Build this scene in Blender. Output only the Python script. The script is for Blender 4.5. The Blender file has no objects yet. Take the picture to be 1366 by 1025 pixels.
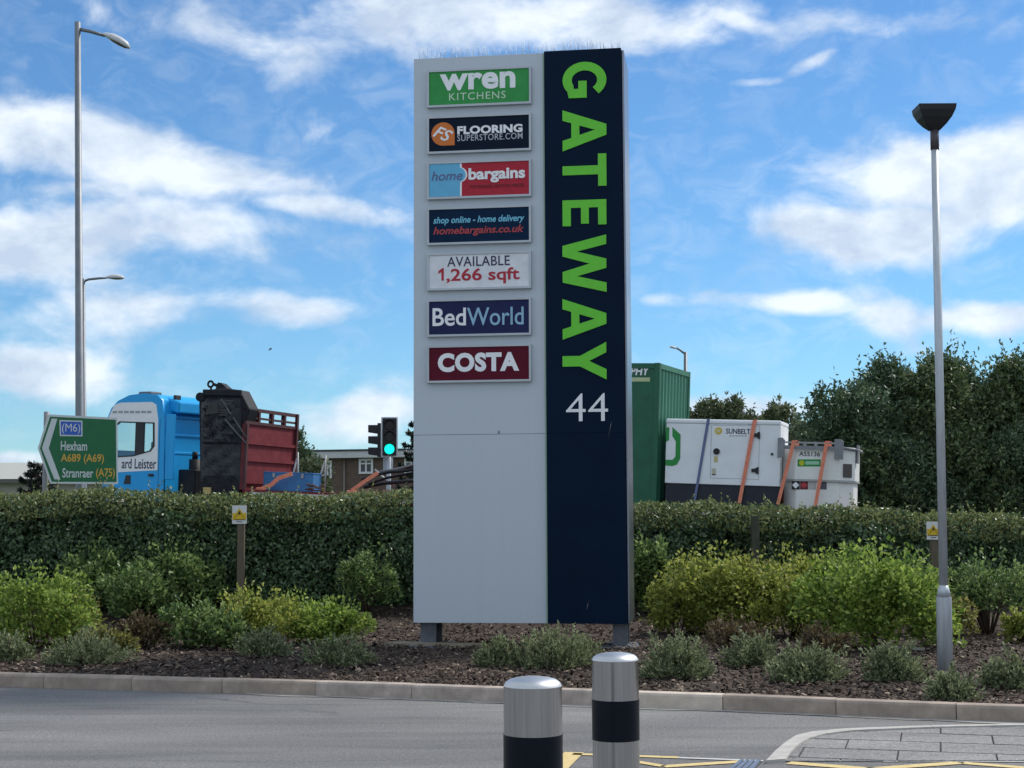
import bpy, bmesh, math, random
import numpy as np
from mathutils import Vector, Matrix, Euler

R = math.radians
random.seed(7)
rng = np.random.default_rng(11)
scene = bpy.context.scene
COL = scene.collection

# ------------------------------------------------------------------ camera
FPX, CX, CY = 2052.0, 683.0, 512.5
PITCH, ROLL, EYE = R(4.96), R(0.28), Vector((0, 0, 1.57))
_F = Vector((0, math.cos(PITCH), math.sin(PITCH)))
_R0 = Vector((1, 0, 0)); _U0 = _R0.cross(_F)
CR = (_R0 * math.cos(ROLL) - _U0 * math.sin(ROLL)).normalized()
CU = (_U0 * math.cos(ROLL) + _R0 * math.sin(ROLL)).normalized()
cam_d = bpy.data.cameras.new('camera')
cam_d.sensor_fit = 'HORIZONTAL'; cam_d.sensor_width = 36.0
cam_d.lens = FPX / 1366.0 * 36.0
cam_d.clip_start = 0.1; cam_d.clip_end = 3000
cam = bpy.data.objects.new('camera', cam_d); COL.objects.link(cam)
m = Matrix((CR, CU, -_F)).transposed().to_4x4(); m.translation = EYE
cam.matrix_world = m
scene.camera = cam
scene.render.resolution_x = 1024; scene.render.resolution_y = 768

# ------------------------------------------------------------------ light
SUN_AZ, SUN_EL = R(52), R(47)          # azimuth measured from +Y towards +X
sdir = Vector((math.sin(SUN_AZ) * math.cos(SUN_EL), math.cos(SUN_AZ) * math.cos(SUN_EL), math.sin(SUN_EL)))
sun_d = bpy.data.lights.new('sun', 'SUN'); sun_d.energy = 2.5; sun_d.angle = R(9.0)
sun_d.color = (1.0, 0.94, 0.86)
sun = bpy.data.objects.new('sun', sun_d); COL.objects.link(sun)
sun.rotation_euler = sdir.to_track_quat('Z', 'Y').to_euler()
sun.location = (20, 20, 40)
vs = scene.view_settings
vs.view_transform = 'Standard'; vs.look = 'None'; vs.gamma = 1.0; vs.exposure = 0.65
vs.use_curve_mapping = False


def ray(px, py):
    return _F + CR * ((px - CX) / FPX) + CU * ((CY - py) / FPX)


def at(px, py, Y):
    d = ray(px, py); return EYE + d * (Y / d.y)


def onz(px, py, z=0.0):
    d = ray(px, py); return EYE + d * ((z - EYE.z) / d.z)


SKY_TINT = (0.345, 0.525, 0.66)


# world: physical sky with clouds set in the sky dome by direction
def build_world():
    w = bpy.data.worlds.new('World'); scene.world = w; w.use_nodes = True
    nt = w.node_tree; nt.nodes.clear(); N = nt.nodes; L = nt.links
    out = N.new('ShaderNodeOutputWorld'); bg = N.new('ShaderNodeBackground')
    bg.inputs['Strength'].default_value = 0.12
    sky = N.new('ShaderNodeTexSky'); sky.sky_type = 'NISHITA'; sky.sun_disc = False
    sky.sun_elevation = SUN_EL; sky.sun_rotation = SUN_AZ
    sky.air_density = 1.0; sky.dust_density = 0.05; sky.ozone_density = 2.5; sky.altitude = 0
    tc = N.new('ShaderNodeTexCoord')

    def mth(op, a, b=None, c=None, clamp=False):
        n = N.new('ShaderNodeMath'); n.operation = op; n.use_clamp = clamp
        for i, v in enumerate((a, b, c)):
            if v is None: continue
            if isinstance(v, (int, float)): n.inputs[i].default_value = v
            else: L.new(v, n.inputs[i])
        return n.outputs[0]

    nrm = N.new('ShaderNodeVectorMath'); nrm.operation = 'NORMALIZE'
    L.new(tc.outputs['Generated'], nrm.inputs[0])
    sep = N.new('ShaderNodeSeparateXYZ'); L.new(nrm.outputs[0], sep.inputs[0])
    az = mth('ARCTAN2', sep.outputs[0], sep.outputs[1])
    el = mth('ARCSINE', sep.outputs[2])
    comb = N.new('ShaderNodeCombineXYZ')
    L.new(mth('MULTIPLY', az, 1.0), comb.inputs[0]); L.new(mth('MULTIPLY', el, 1.55), comb.inputs[1])

    def noise(scale, det, rough, off, dist=0.0, vec=None):
        mp = N.new('ShaderNodeMapping'); mp.inputs['Location'].default_value = off
        L.new(vec or comb.outputs[0], mp.inputs['Vector'])
        n = N.new('ShaderNodeTexNoise'); n.inputs['Scale'].default_value = scale
        n.inputs['Detail'].default_value = det; n.inputs['Roughness'].default_value = rough
        n.inputs['Distortion'].default_value = dist
        L.new(mp.outputs[0], n.inputs['Vector']); return n.outputs['Fac']

    fbm = noise(15, 10, 0.56, (3.1, 1.7, 0), 0.25)
    big = noise(3.2, 3, 0.5, (5.2, 7.7, 0))
    shade = noise(13, 8, 0.58, (1.3, 9.4, 2.0), 0.2)
    blobs = [  # px, py, half-width, half-height, strength, slope
        (40, 178, 150, 50, 1.05, .05), (200, 212, 180, 46, 1.05, .14), (330, 240, 160, 26, .95, .14),
        (440, 275, 130, 22, 1.0, .10), (120, 255, 120, 22, .6, 0), (60, 335, 190, 62, 1.0, -.05), (190, 305, 190, 50, .9, .0), (330, 300, 130, 26, .6, .0),
        (150, 350, 80, 30, .75, 0), (90, 420, 200, 55, .7, 0), (60, 495, 110, 42, 1.0, 0),
        (400, 412, 105, 26, 1.15, .02), (508, 548, 60, 36, 1.3, -.1), (440, 565, 90, 28, .6, 0),
        (280, 50, 300, 60, .55, .1), (560, 32, 230, 50, .95, .0), (720, 30, 260, 42, .95, 0),
        (900, 20, 180, 30, .62, 0), (980, 25, 60, 15, .8, .3), (1080, 85, 40, 12, .7, -.4), (1010, 110, 50, 8, .65, 0),
        (1250, 235, 180, 54, 1.2, -.03), (1180, 310, 160, 48, 1.15, .02), (1060, 300, 70, 34, 1.0, 0), (1340, 260, 120, 60, 1.1, 0),
        (1075, 405, 110, 18, 1.0, .06), (1180, 420, 60, 40, 1.0, .1), (1300, 425, 120, 26, .95, 0), (1230, 465, 150, 16, .5, 0),
        (870, 400, 40, 12, .65, 0), (1000, 545, 110, 22, 1.1, 0), (930, 545, 60, 18, .9, 0), (1200, 30, 160, 25, .5, 0),
        (20, 612, 70, 12, .9, 0)]
    total = None
    for (px, py, sx, sy, st, sl) in blobs:
        d = ray(px, py).normalized()
        a0, e0 = math.atan2(d.x, d.y), math.asin(d.z)
        da = mth('SUBTRACT', az, a0); de = mth('SUBTRACT', el, e0)
        de2 = mth('MULTIPLY_ADD', da, sl, de)
        u = mth('MULTIPLY', da, FPX / sx); v = mth('MULTIPLY', de2, FPX / sy)
        q = mth('MULTIPLY_ADD', u, u, mth('MULTIPLY', v, v))
        g = mth('MULTIPLY', mth('POWER', 2.718, mth('MULTIPLY', q, -0.8)), st)
        total = g if total is None else mth('SMOOTH_MAX', total, g, 0.15)
    # out of view the broken cloud is made denser, to lift shaded fronts
    inview = mth('POWER', 2.718, mth('MULTIPLY', mth('POWER', mth('MULTIPLY', az, 2.4), 4.0), -1.0))
    rest = mth('MULTIPLY', mth('MULTIPLY_ADD', big, 2.4, -0.30, True), mth('SUBTRACT', 1.0, inview, None, True))
    cov = mth('MAXIMUM', mth('MULTIPLY', total, 1.0), rest)
    dens = mth('ADD', cov, mth('MULTIPLY', mth('SUBTRACT', fbm, 0.5), 1.9))
    mr = N.new('ShaderNodeMapRange'); mr.interpolation_type = 'SMOOTHSTEP'
    L.new(dens, mr.inputs['Value']); mr.inputs['From Min'].default_value = 0.28; mr.inputs['From Max'].default_value = 0.95
    wisp = noise(30, 6, 0.6, (8, 2, 4), 0.8)
    wmr = N.new('ShaderNodeMapRange'); L.new(mth('MULTIPLY', wisp, mth('MULTIPLY_ADD', big, 0.7, 0.65)), wmr.inputs['Value'])
    wmr.inputs['From Min'].default_value = 0.46; wmr.inputs['From Max'].default_value = 0.82; wmr.inputs['To Max'].default_value = 0.24
    alpha = mth('MAXIMUM', mth('MULTIPLY', mr.outputs[0], 0.90), wmr.outputs[0])
    hsv = N.new('ShaderNodeVectorMath'); hsv.operation = 'MULTIPLY'
    hsv.inputs[1].default_value = SKY_TINT
    L.new(sky.outputs[0], hsv.inputs[0])
    ramp = N.new('ShaderNodeValToRGB'); L.new(shade, ramp.inputs[0])
    ramp.color_ramp.elements[0].position = 0.38; ramp.color_ramp.elements[0].color = (0.52, 0.615, 0.75, 1)
    ramp.color_ramp.elements[1].position = 0.60; ramp.color_ramp.elements[1].color = (0.86, 0.92, 0.98, 1)
    sc = N.new('ShaderNodeVectorMath'); sc.operation = 'SCALE'; sc.inputs['Scale'].default_value = 6.2
    L.new(ramp.outputs[0], sc.inputs[0])
    mix = N.new('ShaderNodeMix'); mix.data_type = 'RGBA'
    L.new(alpha, mix.inputs['Factor']); L.new(hsv.outputs[0], mix.inputs['A']); L.new(sc.outputs[0], mix.inputs['B'])
    L.new(mix.outputs['Result'], bg.inputs['Color']); L.new(bg.outputs[0], out.inputs[0])


build_world()

# ------------------------------------------------------------------ materials
MATS = {}


def mat(name, rgb, rough=0.6, metal=0.0, var=0.12, scale=6.0, bump=0.0, bscale=60.0, spec=0.4, island=0.0, transl=0.0, rgb2=None, stretch=None, emit=None, coat=0.0):
    if name in MATS: return MATS[name]
    mt = bpy.data.materials.new(name); mt.use_nodes = True
    nt = mt.node_tree; N = nt.nodes; L = nt.links
    b = N['Principled BSDF']
    b.inputs['Roughness'].default_value = rough; b.inputs['Metallic'].default_value = metal
    b.inputs['Specular IOR Level'].default_value = spec
    b.inputs['Coat Weight'].default_value = coat
    tc = N.new('ShaderNodeTexCoord'); vec = tc.outputs['Object']
    if stretch:
        mp = N.new('ShaderNodeMapping'); mp.inputs['Scale'].default_value = stretch
        L.new(vec, mp.inputs['Vector']); vec = mp.outputs[0]
    nz = N.new('ShaderNodeTexNoise'); nz.inputs['Scale'].default_value = scale; nz.inputs['Detail'].default_value = 6
    nz.inputs['Roughness'].default_value = 0.65; L.new(vec, nz.inputs['Vector'])
    rp = N.new('ShaderNodeValToRGB'); rp.color_ramp.elements[0].position = 0.28; rp.color_ramp.elements[1].position = 0.72
    c2 = rgb2 or tuple(min(1, c * (1 + var)) for c in rgb)
    c1 = rgb if rgb2 else tuple(c * (1 - var) for c in rgb)
    rp.color_ramp.elements[0].color = (*c1, 1); rp.color_ramp.elements[1].color = (*c2, 1)
    fac = nz.outputs['Fac']
    if island:
        ge = N.new('ShaderNodeNewGeometry')
        ma = N.new('ShaderNodeMix'); ma.data_type = 'FLOAT'; ma.inputs['Factor'].default_value = island
        L.new(fac, ma.inputs['A']); L.new(ge.outputs['Random Per Island'], ma.inputs['B']); fac = ma.outputs['Result']
    L.new(fac, rp.inputs[0]); col = rp.outputs[0]
    L.new(col, b.inputs['Base Color'])
    if bump:
        n2 = N.new('ShaderNodeTexNoise'); n2.inputs['Scale'].default_value = bscale; n2.inputs['Detail'].default_value = 4
        L.new(vec, n2.inputs['Vector'])
        bp = N.new('ShaderNodeBump'); bp.inputs['Strength'].default_value = bump; bp.inputs['Distance'].default_value = 0.01
        L.new(n2.outputs['Fac'], bp.inputs['Height']); L.new(bp.outputs[0], b.inputs['Normal'])
    if transl:
        tr = N.new('ShaderNodeBsdfTranslucent'); L.new(col, tr.inputs['Color'])
        mx = N.new('ShaderNodeMixShader'); mx.inputs[0].default_value = transl
        L.new(b.outputs[0], mx.inputs[1]); L.new(tr.outputs[0], mx.inputs[2]); L.new(mx.outputs[0], N['Material Output'].inputs[0])
    if emit:
        b.inputs['Emission Color'].default_value = (*emit[0], 1); b.inputs['Emission Strength'].default_value = emit[1]
    MATS[name] = mt
    return mt


def flat(name, rgb, rough=0.45, **k): return mat(name, rgb, rough, var=k.pop('var', 0.06), scale=k.pop('scale', 9), **k)


def glass_mat(name, tint, alpha):
    mt = bpy.data.materials.new(name); mt.use_nodes = True; N = mt.node_tree.nodes; L = mt.node_tree.links
    b = N['Principled BSDF']; b.inputs['Base Color'].default_value = (*tint, 1); b.inputs['Roughness'].default_value = 0.05
    t = N.new('ShaderNodeBsdfTransparent'); t.inputs['Color'].default_value = (*[min(1, c * 1.2 + .55) for c in tint], 1)
    mx = N.new('ShaderNodeMixShader'); mx.inputs[0].default_value = alpha
    nz = N.new('ShaderNodeTexNoise'); nz.inputs['Scale'].default_value = 3
    L.new(t.outputs[0], mx.inputs[1]); L.new(b.outputs[0], mx.inputs[2]); L.new(mx.outputs[0], N['Material Output'].inputs[0])
    MATS[name] = mt; return mt


# ------------------------------------------------------------------ mesh helpers
def link(name, me, parent=None, loc=None, rot=None):
    o = bpy.data.objects.new(name, me); COL.objects.link(o)
    if parent is not None: o.parent = parent
    if loc is not None: o.location = loc
    if rot is not None: o.rotation_euler = rot
    return o


def tag(o, label, cat, group=None):
    o['label'] = label; o['category'] = cat
    if group: o['group'] = group
    return o


def thing(name, label, cat, loc=(0, 0, 0), rot=(0, 0, 0), group=None):
    o = link(name, None, None, loc, rot); o.empty_display_size = 0.2
    return tag(o, label, cat, group)


class MB:
    def __init__(s): s.v = []; s.f = []; s.sm = set()

    def add(s, vs, fs, smooth=False):
        b = len(s.v); s.v += [tuple(v) for v in vs]
        for f in fs:
            if smooth: s.sm.add(len(s.f))
            s.f.append(tuple(i + b for i in f))
        return s

    def box(s, x0, x1, y0, y1, z0, z1):
        return s.add([(x0, y0, z0), (x1, y0, z0), (x1, y1, z0), (x0, y1, z0), (x0, y0, z1), (x1, y0, z1), (x1, y1, z1), (x0, y1, z1)],
                     [(0, 3, 2, 1), (4, 5, 6, 7), (0, 1, 5, 4), (1, 2, 6, 5), (2, 3, 7, 6), (3, 0, 4, 7)])

    def prism(s, poly, y0, y1):
        """polygon in x,z (counter-clockwise seen from -y) pushed along y"""
        n = len(poly)
        vs = [(x, y0, z) for x, z in poly] + [(x, y1, z) for x, z in poly]
        fs = [tuple(range(n)), tuple(range(2 * n - 1, n - 1, -1))]
        for i in range(n):
            j = (i + 1) % n; fs.append((i, i + n, j + n, j))
        return s.add(vs, fs)

    def prism_z(s, poly, z0, z1):
        n = len(poly)
        vs = [(x, y, z0) for x, y in poly] + [(x, y, z1) for x, y in poly]
        fs = [tuple(range(n - 1, -1, -1)), tuple(range(n, 2 * n))]
        for i in range(n):
            j = (i + 1) % n; fs.append((i, j, j + n, i + n))
        return s.add(vs, fs)

    def tube(s, pts, rads, n=10, cap=True):
        pts = [Vector(p) for p in pts]; base = len(s.v)
        if not isinstance(rads, (list, tuple)): rads = [rads] * len(pts)
        prev = None; vs = []
        for i, p in enumerate(pts):
            d = (pts[min(i + 1, len(pts) - 1)] - pts[max(i - 1, 0)]).normalized()
            a = Vector((0, 0, 1)) if abs(d.z) < 0.9 else Vector((1, 0, 0))
            if prev is not None and abs(prev.dot(d)) < 0.95: a = prev
            u = (a - d * a.dot(d)).normalized(); w = d.cross(u); prev = u
            for k in range(n):
                t = 2 * math.pi * k / n
                vs.append(p + (u * math.cos(t) + w * math.sin(t)) * rads[i])
        fs = []
        for i in range(len(pts) - 1):
            for k in range(n):
                k2 = (k + 1) % n
                fs.append((i * n + k, i * n + k2, (i + 1) * n + k2, (i + 1) * n + k))
        s.add(vs, fs, True)
        if cap:
            L = (len(pts) - 1) * n
            s.f.append(tuple(base + k for k in range(n - 1, -1, -1))); s.f.append(tuple(base + L + k for k in range(n)))
        return s

    def lathe(s, prof, n=32, c=(0, 0, 0)):
        """profile [(r,z)] turned about z"""
        vs = []; fs = []
        for r, z in prof:
            for k in range(n):
                t = 2 * math.pi * k / n; vs.append((c[0] + r * math.cos(t), c[1] + r * math.sin(t), c[2] + z))
        for i in range(len(prof) - 1):
            for k in range(n):
                k2 = (k + 1) % n; fs.append((i * n + k, i * n + k2, (i + 1) * n + k2, (i + 1) * n + k))
        s.add(vs, fs, True)
        b = len(s.v) - len(vs)
        if prof[0][0] > 1e-5: s.add(vs[:n], [tuple(range(n - 1, -1, -1))])
        if prof[-1][0] > 1e-5: s.add(vs[-n:], [tuple(range(n))])
        return s

    def ell(s, c, r, n=14, m=8, z0=-1.0, z1=1.0):
        prof = []
        for i in range(m + 1):
            z = z0 + (z1 - z0) * i / m
            zz = math.sin(math.asin(z0) + (math.asin(z1) - math.asin(z0)) * i / m)
            prof.append((math.sqrt(max(0, 1 - zz * zz)), zz))
        vs = []; fs = []
        for pr, z in prof:
            for k in range(n):
                t = 2 * math.pi * k / n
                vs.append((c[0] + r[0] * pr * math.cos(t), c[1] + r[1] * pr * math.sin(t), c[2] + r[2] * z))
        for i in range(m):
            for k in range(n):
                k2 = (k + 1) % n; fs.append((i * n + k, i * n + k2, (i + 1) * n + k2, (i + 1) * n + k))
        return s.add(vs, fs, True)

    def xform(s, M):
        s.v = [tuple(M @ Vector(v)) for v in s.v]; return s

    def mesh(s, name, mt, off=(0, 0, 0)):
        me = bpy.data.meshes.new(name)
        me.from_pydata([(v[0] - off[0], v[1] - off[1], v[2] - off[2]) for v in s.v], [], s.f)
        if s.sm: me.polygons.foreach_set('use_smooth', [i in s.sm for i in range(len(s.f))])
        me.materials.append(mt); me.update(); return me

    def build(s, name, mt, parent=None, off=(0, 0, 0), bevel=0.0, loc=None, rot=None, seg=2):
        o = link(name, s.mesh(name, mt, off), parent, loc, rot)
        if bevel:
            bv = o.modifiers.new('bevel', 'BEVEL'); bv.width = bevel; bv.segments = seg; bv.limit_method = 'ANGLE'; bv.angle_limit = R(40)
        return o


class Frame:
    """a vertical working plane in the world: x along it, y away from the viewer, z up"""
    def __init__(s, O, rotz, tilt=0.0):
        s.rot = Euler((0, tilt, rotz), 'XYZ'); s.M = Matrix.Translation(O) @ s.rot.to_matrix().to_4x4()
        s.I = s.M.inverted(); s.O = Vector(O)

    def uv(s, px, py, y=0.0):
        o = s.I @ EYE; d = s.I.to_3x3() @ ray(px, py)
        p = o + d * ((y - o.y) / d.y); return (p.x, p.z)

    def poly(s, pts, y=0.0): return [s.uv(a, b, y) for a, b in pts]


def outline_mesh(name, loops, mt, depth, y_front):
    """filled outline with holes (x,z loops) as a plate of given thickness whose front is at y_front"""
    cu = bpy.data.curves.new(name, 'CURVE'); cu.dimensions = '2D'; cu.fill_mode = 'BOTH'
    for lp in loops:
        sp = cu.splines.new('POLY'); sp.points.add(len(lp) - 1); sp.use_cyclic_u = True
        for p, (x, z) in zip(sp.points, lp): p.co = (x, z, 0, 1)
    cu.extrude = depth / 2
    return _curve_to_mesh(name, cu, mt, lambda co: (co[0], y_front + depth / 2 - co[2], co[1]))


def _curve_to_mesh(name, cu, mt, fn):
    ob = bpy.data.objects.new('tmp_curve', cu); COL.objects.link(ob)
    dg = bpy.context.evaluated_depsgraph_get(); dg.update()
    me = bpy.data.meshes.new_from_object(ob.evaluated_get(dg)); bpy.data.objects.remove(ob); bpy.data.curves.remove(cu)
    me.name = name
    for v in me.vertices: v.co = fn(tuple(v.co))
    me.materials.clear(); me.materials.append(mt); me.update(); return me


def text(s, box, mt, parent, y=0.0, bold=0.0, shear=0.0, off=(0, 0, 0), depth=0.004, name='lettering', space=1.0, quad=None, rot=0.0, label=None):
    """lettering fitted to box (x0,z0,x1,z1), facing -y, its back at y"""
    cu = bpy.data.curves.new('t', 'FONT'); cu.body = s; cu.offset = bold; cu.shear = shear; cu.space_character = space
    cu.extrude = 0.5; cu.resolution_u = 4
    ob = bpy.data.objects.new('tmp_text', cu); COL.objects.link(ob)
    dg = bpy.context.evaluated_depsgraph_get(); dg.update()
    me = bpy.data.meshes.new_from_object(ob.evaluated_get(dg)); bpy.data.objects.remove(ob); bpy.data.curves.remove(cu)
    co = np.array([v.co for v in me.vertices]); lo, hi = co.min(0), co.max(0)
    x0, z0, x1, z1 = box
    q = (co - lo) / (hi - lo)
    X = x0 + q[:, 0] * (x1 - x0); Z = z0 + q[:, 1] * (z1 - z0); Y = y - depth * q[:, 2]
    if rot:
        cx, cz = (x0 + x1) / 2, (z0 + z1) / 2; c, sn = math.cos(rot), math.sin(rot)
        X, Z = cx + (X - cx) * c - (Z - cz) * sn, cz + (X - cx) * sn + (Z - cz) * c
    new = np.stack([X - off[0], Y - off[1], Z - off[2]], 1).astype(np.float32)
    me.vertices.foreach_set('co', new.ravel()); me.name = name
    me.materials.clear(); me.materials.append(mt); me.update()
    o = link(name, me, parent)
    if label: o['label'] = label
    return o


# ------------------------------------------------------------------ leaves
def leaf_mesh(name, P, D, Nn, Ln, Wd, mt, fold=0.25):
    """n diamond leaves: base P, direction D, normal Nn, length Ln, width Wd"""
    D = D / np.linalg.norm(D, axis=1, keepdims=True)
    S = np.cross(D, Nn); S /= (np.linalg.norm(S, axis=1, keepdims=True) + 1e-9)
    U = np.cross(S, D)
    n = len(P); L = Ln[:, None]; W = Wd[:, None]
    a = P; c = P + D * L
    m1 = P + D * L * 0.45 + S * W * 0.5 + U * W * fold; m2 = P + D * L * 0.45 - S * W * 0.5 + U * W * fold
    V = np.stack([a, m1, c, m2], 1).reshape(-1, 3).astype(np.float32)
    me = bpy.data.meshes.new(name)
    me.vertices.add(4 * n); me.vertices.foreach_set('co', V.ravel())
    b = np.arange(n) * 4
    tri = np.stack([b, b + 1, b + 2, b, b + 2, b + 3], 1).ravel().astype(np.int32)
    me.loops.add(6 * n); me.loops.foreach_set('vertex_index', tri)
    me.polygons.add(2 * n)
    me.polygons.foreach_set('loop_start', (np.arange(2 * n) * 3).astype(np.int32))
    me.update(calc_edges=True); me.validate(); me.materials.append(mt)
    return me


def rdir(n):
    v = rng.normal(size=(n, 3)); return v / np.linalg.norm(v, axis=1, keepdims=True)


# ------------------------------------------------------------------ terrain functions
kerb_px = [(-260, 909.5), (-120, 913), (0, 916.5), (250, 923.5), (500, 931), (640, 936.5), (800, 942.5), (960, 948), (1140, 956), (1366, 965), (1520, 969), (1700, 972)]
KP = [onz(x, y, 0.0) for x, y in kerb_px]
KX = np.array([p.x for p in KP]); KY = np.array([p.y for p in KP])


def yk(X):
    if X < KX[0]: return KY[0] + (X - KX[0]) * (KY[1] - KY[0]) / (KX[1] - KX[0])
    if X > KX[-1]: return KY[-1] + (X - KX[-1]) * (KY[-1] - KY[-2]) / (KX[-1] - KX[-2])
    return float(np.interp(X, KX, KY))


def sstep(a, b, x):
    t = min(1, max(0, (x - a) / (b - a))); return t * t * (3 - 2 * t)


def bed_z(X, Y):
    d = Y - yk(X)
    return 0.10 + 0.06 * sstep(0, 2.0, d) + 0.30 * sstep(18.0, 21.5, Y)


def road_z(X): return 0.52 - 0.0452 * min(14, max(-16, X))


def on_bed(px, py):
    z = 0.12
    for _ in range(5):
        p = onz(px, py, z); z = bed_z(p.x, p.y)
    return Vector((p.x, p.y, z))

# ================================================================== SETTING
def struct(o): o['kind'] = 'structure'; return o


M_grass = mat('verge_grass', (0.045, 0.075, 0.022), 0.9, rgb2=(0.09, 0.12, 0.04), scale=3, bump=0.6, bscale=40)
XK = [-900, -300, -100, -40, -24] + list(range(-16, 15, 2)) + [24, 40, 100, 300, 900]
YK = [-80, -20, 4, 8, 10, 11, 12, 13, 14, 15, 16, 18, 20, 22, 24, 26, 32, 40, 60, 120, 300, 1200]


def ground_h(X, Y):
    if Y < yk(X) + 1.0 and Y < 22: return -0.08
    f = sstep(21.5, 24, Y)
    return (bed_z(X, Y) - 0.16) * (1 - f) + road_z(X) * f


mb = MB()
vs_ = [(x, y, ground_h(x, y)) for y in YK for x in XK]; nx = len(XK)
mb.add(vs_, [(j * nx + i, j * nx + i + 1, (j + 1) * nx + i + 1, (j + 1) * nx + i) for j in range(len(YK) - 1) for i in range(nx - 1)])
struct(mb.build('ground', M_grass))


# tarmac of the car park road
def asphalt(name, base, dark, pale):
    mt = bpy.data.materials.new(name); mt.use_nodes = True; N = mt.node_tree.nodes; L = mt.node_tree.links
    b = N['Principled BSDF']; b.inputs['Roughness'].default_value = 0.86; b.inputs['Specular IOR Level'].default_value = 0.3
    tc = N.new('ShaderNodeTexCoord')

    def nz(scale, det, st=(1, 1, 1), rough=0.6, dist=0):
        mp = N.new('ShaderNodeMapping'); mp.inputs['Scale'].default_value = st; mp.inputs['Rotation'].default_value = (0, 0, R(14))
        L.new(tc.outputs['Object'], mp.inputs[0])
        n = N.new('ShaderNodeTexNoise'); n.inputs['Scale'].default_value = scale; n.inputs['Detail'].default_value = det
        n.inputs['Roughness'].default_value = rough; n.inputs['Distortion'].default_value = dist
        L.new(mp.outputs[0], n.inputs['Vector']); return n.outputs['Fac']

    def ramp(f, p0, c0, p1, c1):
        r = N.new('ShaderNodeValToRGB'); L.new(f, r.inputs[0])
        r.color_ramp.elements[0].position = p0; r.color_ramp.elements[0].color = (*c0, 1)
        r.color_ramp.elements[1].position = p1; r.color_ramp.elements[1].color = (*c1, 1); return r.outputs[0]

    def mul(a, c, f=1.0):
        m_ = N.new('ShaderNodeMix'); m_.data_type = 'RGBA'; m_.blend_type = 'MULTIPLY'; m_.inputs['Factor'].default_value = f
        L.new(a, m_.inputs['A']); L.new(c, m_.inputs['B']); return m_.outputs['Result']

    c = ramp(nz(0.9, 5, (0.35, 1.6, 1)), 0.3, base, 0.7, pale)
    c = mul(c, ramp(nz(1.3, 8, (0.3, 1.9, 1), 0.7, 0.6), 0.38, dark, 0.52, (1, 1, 1)), 0.75)
    c = mul(c, ramp(nz(170, 2), 0.3, (0.66, 0.66, 0.66), 0.7, (1.25, 1.25, 1.25)), 0.8)
    c = mul(c, ramp(nz(28, 5, (1, 1, 1), .75), 0.34, (0.72, 0.72, 0.73), 0.66, (1.2, 1.2, 1.2)), 0.8)
    c = mul(c, ramp(nz(62, 3, (1, 1, 1), .8), 0.36, (0.55, 0.55, 0.55), 0.64, (1.35, 1.35, 1.35)), 0.9)
    c = mul(c, ramp(nz(0.45, 3, (.6, 1, 1), .5), 0.40, (0.86, 0.86, 0.87), 0.60, (1.08, 1.08, 1.07)), 1.0)
    # sparse cracks
    mp = N.new('ShaderNodeMapping'); mp.inputs['Scale'].default_value = (.8, .9, 1); L.new(tc.outputs['Object'], mp.inputs[0])
    dn = N.new('ShaderNodeTexNoise'); dn.inputs['Scale'].default_value = 3.5; dn.inputs['Detail'].default_value = 5; L.new(mp.outputs[0], dn.inputs['Vector'])
    mv = N.new('ShaderNodeMix'); mv.data_type = 'VECTOR'; mv.inputs['Factor'].default_value = .22; L.new(mp.outputs[0], mv.inputs['A']); L.new(dn.outputs['Color'], mv.inputs['B'])
    vo = N.new('ShaderNodeTexVoronoi'); vo.feature = 'DISTANCE_TO_EDGE'; vo.inputs['Scale'].default_value = .55; L.new(mv.outputs['Result'], vo.inputs['Vector'])
    ck = ramp(vo.outputs['Distance'], 0.004, (.55, .55, .55), 0.012, (1, 1, 1))
    mk_ = N.new('ShaderNodeMix'); mk_.data_type = 'RGBA'; L.new(ramp(nz(.5, 2), .52, (0, 0, 0), .60, (1, 1, 1)), mk_.inputs['Factor'])
    mk_.inputs['A'].default_value = (1, 1, 1, 1); L.new(ck, mk_.inputs['B'])
    c = mul(c, mk_.outputs['Result'], .8)
    L.new(c, b.inputs['Base Color'])
    bp = N.new('ShaderNodeBump'); bp.inputs['Strength'].default_value = 0.5; bp.inputs['Distance'].default_value = 0.006
    L.new(nz(140, 3), bp.inputs['Height']); L.new(bp.outputs[0], b.inputs['Normal'])
    MATS[name] = mt; return mt


M_road = asphalt('worn_asphalt', (0.165, 0.163, 0.163), (0.70, 0.73, 0.72), (0.215, 0.212, 0.212))
mb = MB(); XS = np.linspace(-30, 30, 121)
mb.add([(x, -25, 0) for x in XS] + [(x, yk(x) + 0.03, 0) for x in XS], [(i, i + 1, i + 122, i + 121) for i in range(120)])
struct(mb.build('car_park_road', M_road))
mb = MB(); xs = [float(x) for x in XK if -100 <= x <= 100]
mb.add([(x, 27.5 - x * 0.2, road_z(x) + 0.008) for x in xs] + [(x, 47 - x * 0.25, road_z(x) + 0.008) for x in xs],
       [(i, i + 1, i + 1 + len(xs), i + len(xs)) for i in range(len(xs) - 1)])
struct(mb.build('main_road', mat('dark_asphalt', (0.05, 0.05, 0.052), 0.85, bump=0.3)))

# pale silt lying in the gutter along the kerb
mt = mat('gutter_silt', (0.30, 0.29, 0.27), 0.9, rgb2=(0.42, 0.41, 0.385), scale=9, stretch=(1, 5, 1))
mb = MB(); pts = []
XS = np.linspace(-2.4, 6, 90)
for i, x in enumerate(XS):
    w = 0.05 + 0.05 * abs(math.sin(i * 0.37) * math.sin(i * 0.11 + 1)) + 0.03 * random.random()
    pts.append((x, w))
mb.add([(x, yk(x) - 0.01 - w, 0.005) for x, w in pts] + [(x, yk(x) + 0.02, 0.005) for x, w in pts], [(i, i + 1, i + 91, i + 90) for i in range(89)])
struct(mb.build('gutter_silt', mt))

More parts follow.
